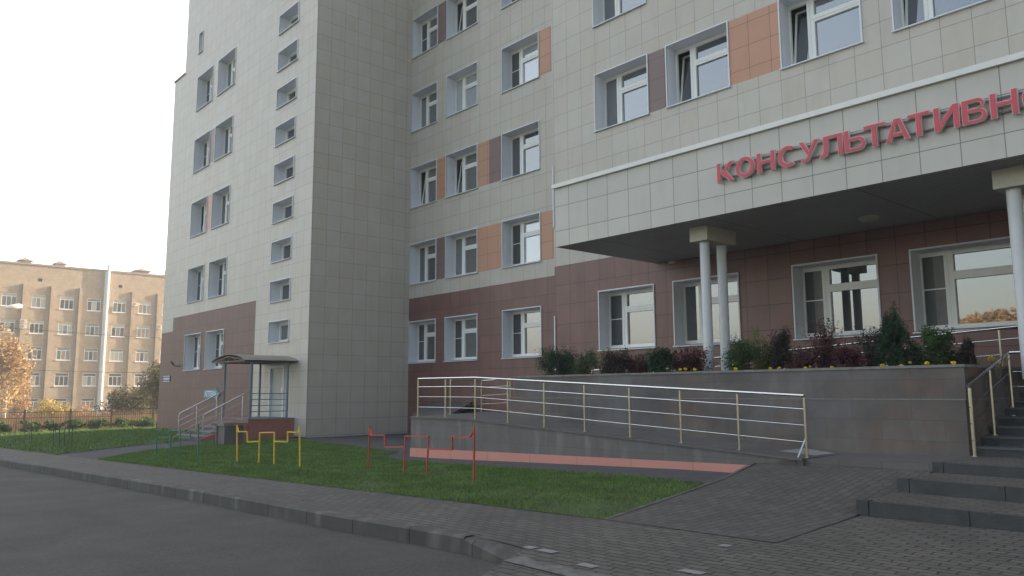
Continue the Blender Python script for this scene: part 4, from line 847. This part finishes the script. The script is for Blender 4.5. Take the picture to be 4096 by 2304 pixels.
for p, q in (((XF, 60), (XF-14, 60)), ((XF-14, 60), (XF-14, 0)), ((XF-14, 0), (XF, 0))): wl.face([(p[0], p[1], -2), (q[0], q[1], -2), (q[0], q[1], 17.28), (p[0], p[1], 17.28)])
wl.build('wall', 'brickfar', fb)
MB().box((XF-14.1, -.1, 17.28), (XF+.12, 60.1, 17.5)).build('roof', 'farroof', fb)
for yy in (18.25, 21.25, 24.4, 30.6, 33.8, 15.1, 12.1): MB().box((XF+.002, yy-.17, -2), (XF+.28, yy+.17, 14.9)).build('pilaster', 'brickfar', fb)
MB().box((XF+.002, 27.1, -1.7), (XF+.14, 27.35, 17.3)).build('downpipe', 'farpipe', fb)
MB().tube([(XF+.32, 27.42, -1.4), (XF+.32, 27.42, 18.2)], .2, 12).build('downpipe', 'farpipe', fb, True)
cur = ['curtaingrey', 'curtainpink', 'net', 'curtainwhite', 'net', 'curtaingrey', 'net']
for ci, (a, b) in enumerate(cols):
    for ri, (c, d) in enumerate(rows):
        q = MB(); X0 = XF-.14; fr = .075; W = b-a
        for (y0, y1, z0, z1) in ((a, b, c, c+fr), (a, b, d-fr, d), (a, a+fr, c+fr, d-fr), (b-fr, b, c+fr, d-fr), (a+W*.34-.035, a+W*.34+.035, c+fr, d-.42), (a+W*.66-.035, a+W*.66+.035, c+fr, d-.42), (a+fr, b-fr, d-.42, d-.35)):
            q.box((X0, y0, z0), (X0+.07, y1, z1))
        for (p0, p1, m_) in (((a, c), (b, c), 0), ):
            q.box((XF-.14, a, c-.0), (XF+.0, b, c+.002))
        w_ = q.build('window', 'pvc', fb)
        m_ = cur[(ci*3+ri*2+ci*ri) % 7]; m2 = cur[(ci+ri*3) % 7]; zt_ = d-.38
        MB().face([(X0+.02, a, c), (X0+.02, a+W*.34, c), (X0+.02, a+W*.34, zt_), (X0+.02, a, zt_)]).face([(X0+.02, a+W*.66, c), (X0+.02, b, c), (X0+.02, b, zt_), (X0+.02, a+W*.66, zt_)]).build('pane', m_, w_)
        MB().face([(X0+.02, a+W*.34, c), (X0+.02, a+W*.66, c), (X0+.02, a+W*.66, zt_), (X0+.02, a+W*.34, zt_)]).build('pane', m2, w_)
        MB().face([(X0+.02, a, zt_), (X0+.02, b, zt_), (X0+.02, b, d), (X0+.02, a, d)]).build('pane', 'curtainwhite' if ri < 2 and ci % 4 != 3 else 'curtaingrey' if ri < 3 else 'net', w_)
        MB().box((XF+.003, a-.08, c-.09), (XF+.10, b+.08, c-.01)).build('sill', 'signwhite', w_)
        q = MB(); q.box((XF+.003, a-.12, d+.01), (XF+.03, b+.12, d+.13)); q.build('lintel', 'brickfar', w_)
for (a, c) in ((19.60, 15.33), (28.80, 15.33)): MB().box((XF-.2, a, c), (XF-.05, a+.47, c+.39)).build('vent', 'black', fb)
for (y0, z0) in ((30.35, 12.98), (33.6, 10.2), (17.95, 10.05), (17.93, 9.42)):
    o = MB().box((XF+.29, y0, z0), (XF+.75, y0+.75, z0+.5)).build('air_conditioner', 'ac', fb); MB().tube([(XF+.75, y0+.27, z0+.26), (XF+.77, y0+.27, z0+.26)], .2, 14).build('fan_grille', 'farroof', o)
q = MB()
for yy in np.arange(1, 60, 1.24): q.bar((XF+.0, yy, 17.5), (XF+.0, yy, 18.2), .045)
q.bar((XF, 0, 18.18), (XF, 60, 18.18), .06); q.bar((XF, 0, 17.85), (XF, 60, 17.85), .045)
q.build('roof_railing', 'farroof', fb)
for (yy, s) in ((22.2, 1.1), (32.0, 1.6), (36.2, 1.5), (18.4, 1.2)):
    q = MB(); q.box((XF-2-s/2, yy-s/2, 17.5), (XF-2+s/2, yy+s/2, 17.95)); o = q.build('roof_vent', 'brickfar', fb)
    q = MB(); ap = (XF-2, yy, 18.45); c4 = [(XF-2-s*.7, yy-s*.7, 17.95), (XF-2+s*.7, yy-s*.7, 17.95), (XF-2+s*.7, yy+s*.7, 17.95), (XF-2-s*.7, yy+s*.7, 17.95)]
    for i in range(4): q.face([c4[i], c4[(i+1) % 4], ap])
    q.face(c4[::-1]); q.build('vent_cap', 'farroof', o)
q = MB(); q.bar((XF-1, 19.2, 17.5), (XF-1, 19.2, 18.6), .04); q.bar((XF-1, 18.9, 18.4), (XF-1, 19.5, 18.4), .03); q.bar((XF-1, 30.8, 17.5), (XF-1, 30.8, 18.9), .04); q.bar((XF-1, 30.3, 18.1), (XF-1, 31.6, 18.1), .03); q.build('aerial', 'farroof', fb)
# ------------------------------------------------------------------ iron fence, clipped bushes, reeds, trees, lamp, cables
FA = lambda s: (s[0]*.3036, 1380+s[1]*.3036)
XFN = -57.0
fpx = [-290, 325, 930, 1470, 2015, 2560]
fy = [at_x(FA((u, 900)), XFN)[1] for u in fpx]
zb_ = zt(XFN, 10)
fe = thing('iron_fence', 'brown iron railing fence with square posts behind the lawn', 'fence', (XFN, 10, zb_))
tops = [1.0, 1.0, 1.0, 1.22, 1.22, 1.22]
hz = at_x(FA((930, 862)), XFN)[2]; hz2 = at_x(FA((1500, 830)), XFN)[2]
for i, y in enumerate(fy):
    zt_ = (hz if i < 3 else hz2)
    q = MB(); q.box((XFN-.05, y-.06, zb_-.2), (XFN+.05, y+.06, zt_+.04)); q.face([(XFN-.05, y-.06, zt_+.04), (XFN+.05, y-.06, zt_+.04), (XFN, y, zt_+.16)]); q.face([(XFN+.05, y-.06, zt_+.04), (XFN+.05, y+.06, zt_+.04), (XFN, y, zt_+.16)]); q.build('post', 'darksteel', fe)
for i, (a, b) in enumerate(zip(fy, fy[1:])):
    zt_ = hz if i < 3-0 and i+1 < 4 and i < 3 else hz2
    zt_ = hz if i < 3 else hz2
    q = MB()
    for dz in (.06, .42, 1.35): q.bar((XFN, a, zt_-dz), (XFN, b, zt_-dz), .04, .035)
    for y in np.arange(a+.13, b, .135): q.bar((XFN+.01, y, zb_+.05), (XFN+.01, y, zt_-.02), .016)
    q.build('railing_panel', 'darksteel', fe)
def blob(name, P, rad, n, m, lab, cat, grp, leaf, stem=None, lumps=14, trunk='bark'):
    t = thing(name, lab, cat, (P[0], P[1], P[2]), grp)
    pts = crown((P[0], P[1], P[2]+(stem or 0)+rad[2]), rad, n, lumps); pts[:, 2] = np.maximum(pts[:, 2], P[2]+.02)
    v, f = leaves(pts, leaf); npmesh('foliage' if rad[2] < 1.2 else 'crown', v, f, m, t)
    q = MB(); h = (stem or 0)+rad[2]
    q.tube([(P[0], P[1], P[2]-.1), (P[0]+.03*h, P[1], P[2]+h*.6), (P[0], P[1]+.02*h, P[2]+h*1.3)], [.02+.02*h, .015+.012*h, .01], 7)
    for k in range(5 if h > 1.5 else 3):
        a = rng.uniform(0, 6.28); zz = h*rng.uniform(.35, .8); q.tube([(P[0], P[1], P[2]+zz), (P[0]+math.cos(a)*rad[0]*.7, P[1]+math.sin(a)*rad[1]*.7, P[2]+zz+rad[2]*.5)], [.01+.008*h, .004+.003*h], 5)
    q.build('stem' if h < 1.5 else 'trunk', trunk, t)
    return t
labs = ['clipped round bush cut by the left picture edge', 'clipped round bush by the farthest dark metal frame', 'flat topped clipped bush behind the dark metal frame', 'clipped bush just left of the downpipe line', 'broad clipped bush under the downpipe', 'dark clipped bush right of the tall fence post', 'last clipped bush beside the tower wall']
for (u, wd, v), lb in zip([(45, 85, 1175), (350, 110, 1170), (675, 105, 1160), (1010, 110, 1135), (1270, 130, 1118), (1610, 130, 1100), (1890, 110, 1090)], labs):
    X_ = -53.0; P = at_x(FA((u, v)), X_); P[2] = zt(X_, P[1]); r = wd*.3036*55/3144*1.15
    blob('clipped_bush', P, (.8, r, .33), 1900, 'leaf_hedge', lb, 'bush', 'clipped bushes along the fence', .075, .08, 14)
# reeds behind the fence
n = 9000; yy = rng.uniform(2, 34, n); xx = rng.uniform(-66, -58.5, n); z0 = zq(xx, yy); hh = rng.uniform(.5, 1.45, n)
A = np.stack([xx-.0, yy-.03, z0], 1); B = np.stack([xx, yy+.03, z0], 1); Cc = np.stack([xx+rng.normal(0, .2, n), yy+rng.normal(0, .25, n), z0+hh], 1)
v = np.stack([A, B, Cc], 1).reshape(-1, 3); npmesh('dry_reeds', v, np.arange(3*n).reshape(-1, 3), 'reed', kind='stuff', label='tall dry tan grass and reeds behind the iron fence')
def treeat(u, vb, x, rad, stem, n, m, lab, leaf, name='tree', cat='tree', grp='trees in front of the brick building', trunk='bark'):
    P = at_x(FA((u, 900)), x); P[2] = zt(x, P[1])-.1; return blob(name, P, rad, n, m, lab, cat, grp, leaf, stem, 24, trunk)
treeat(60, 0, -80, (2.0, 2.0, 3.9), 1.2, 4200, 'leaf_orange', 'orange autumn birch with pale trunk at the left edge', .15, 'birch_tree', trunk='bark_birch')
treeat(250, 0, -84, (1.5, 1.5, 2.6), .6, 2200, 'leaf_orange', 'lower orange autumn tree right of the birch', .14, 'autumn_tree')
treeat(620, 0, -82, (1.5, 1.6, 1.15), .5, 2000, 'leaf_yellow', 'rounded yellow bush between two ground floor windows', .13, 'yellow_bush', 'bush')
treeat(900, 0, -82, (.5, .5, 1.2), .3, 700, 'leaf_yellow', 'narrow yellow shrub left of the downpipe', .12, 'yellow_bush', 'bush')
treeat(1080, 0, -80, (1.3, 1.3, .9), .4, 1500, 'leaf_orange', 'low rusty shrub below the ground floor window by the downpipe', .12, 'rusty_bush', 'bush')
treeat(1830, 0, -68, (2.0, 2.7, 1.9), .1, 6500, 'leaf_olive', 'olive green bushy tree beside the tower edge', .13, 'bushy_tree')
treeat(2080, 0, -63, (1.1, 1.5, 2.2), 1.0, 4500, 'leaf_olive', 'taller green yellow tree touching the tower edge', .12, 'bushy_tree')
# street lamp reaching in from the left
P = at_x((62, 1228), -70); y0 = P[1]-4.5
t = thing('street_lamp', 'grey street lamp whose white head hangs in at the left edge', 'street lamp', (-70, y0, zt(-70, y0)))
MB().tube([(-70, y0, zt(-70, y0)), (-70, y0, P[2]-.9)], [.11, .07], 12).build('pole', 'farpipe', t, True)
MB().tube([(-70, y0, P[2]-.9), (-70, y0+.6, P[2]-.5), (-70, P[1]-.5, P[2]-.1)], .035, 8).build('arm', 'farpipe', t, True)
MB().tube([(-70, P[1]-.65, P[2]-.12), (-70, P[1]-.3, P[2]-.02), (-70, P[1]+.25, P[2]+.08), (-70, P[1]+.45, P[2]+.1)], [.08, .19, .2, .1], 12).build('lamp_head', 'lampwhite', t, True)
for (s0, s1, lb) in (((0, 1309), (647, 1354), 'upper thin black cable crossing in front of the brick building'), ((0, 1476.5), (607, 1492), 'lower thin black cable crossing in front of the brick building')):
    a, b = at_x(s0, -78), at_x(s1, -78); d = b-a; a2, b2 = a-d*.6, b+d*.6; pts = [a2+(b2-a2)*t_-np.array([0, 0, .25*math.sin(math.pi*t_)-.22]) for t_ in np.linspace(0, 1, 13)]
    tag(MB().tube(pts, .018, 5).build('overhead_cable', 'black', None, True), lb, 'cable', 'cables crossing the brick building')
# trees behind the camera that the ground floor glass mirrors
for (u, v, r, lb) in ((2420, 806, 3.0, 'orange autumn tree mirrored in the rightmost ground floor window, left one'), (2500, 800, 3.6, 'orange autumn tree mirrored in the rightmost ground floor window, middle one'), (2545, 800, 4.2, 'orange autumn tree mirrored in the rightmost ground floor window, by the column')):
    P = at_y((u*1.59, v*1.59), yR+.5); d = ray(u*1.59, v*1.59); sl = d[2]/math.hypot(d[0], d[1]); d = np.array([d[0], -d[1], 0.0]); d /= np.linalg.norm(d); Q = P+d*85
    zt_ = zt(Q[0], Q[1])-.3; top = P[2]+85*sl
    blob('autumn_tree', (Q[0], Q[1], zt_), (r*1.25, r*1.25, (top-zt_-1.0)*.47), 9000, 'leaf_orange', lb, 'tree', 'trees across the road', .42, 1.6, 26)

# ------------------------------------------------------------------ thin hazy air, also added to lift the blacks like lens glare
hzm = bpy.data.materials.new('glare_haze'); hzm.use_nodes = True; n_ = hzm.node_tree.nodes; n_.remove(n_['Principled BSDF'])
pv = n_.new('ShaderNodeVolumePrincipled'); pv.inputs['Color'].default_value = (.9, .92, .95, 1); pv.inputs['Density'].default_value = .0017; pv.inputs['Anisotropy'].default_value = .3
hzm.node_tree.links.new(pv.outputs[0], n_['Material Output'].inputs['Volume'])
link_me = MB().box((-1700, -1700, -4), (1700, 1700, 27)); ho = link_me.build('glare_haze', hzm, None, kind='stuff', label='thin pale hazy air over the whole place, also added to lift the blacks like lens glare')
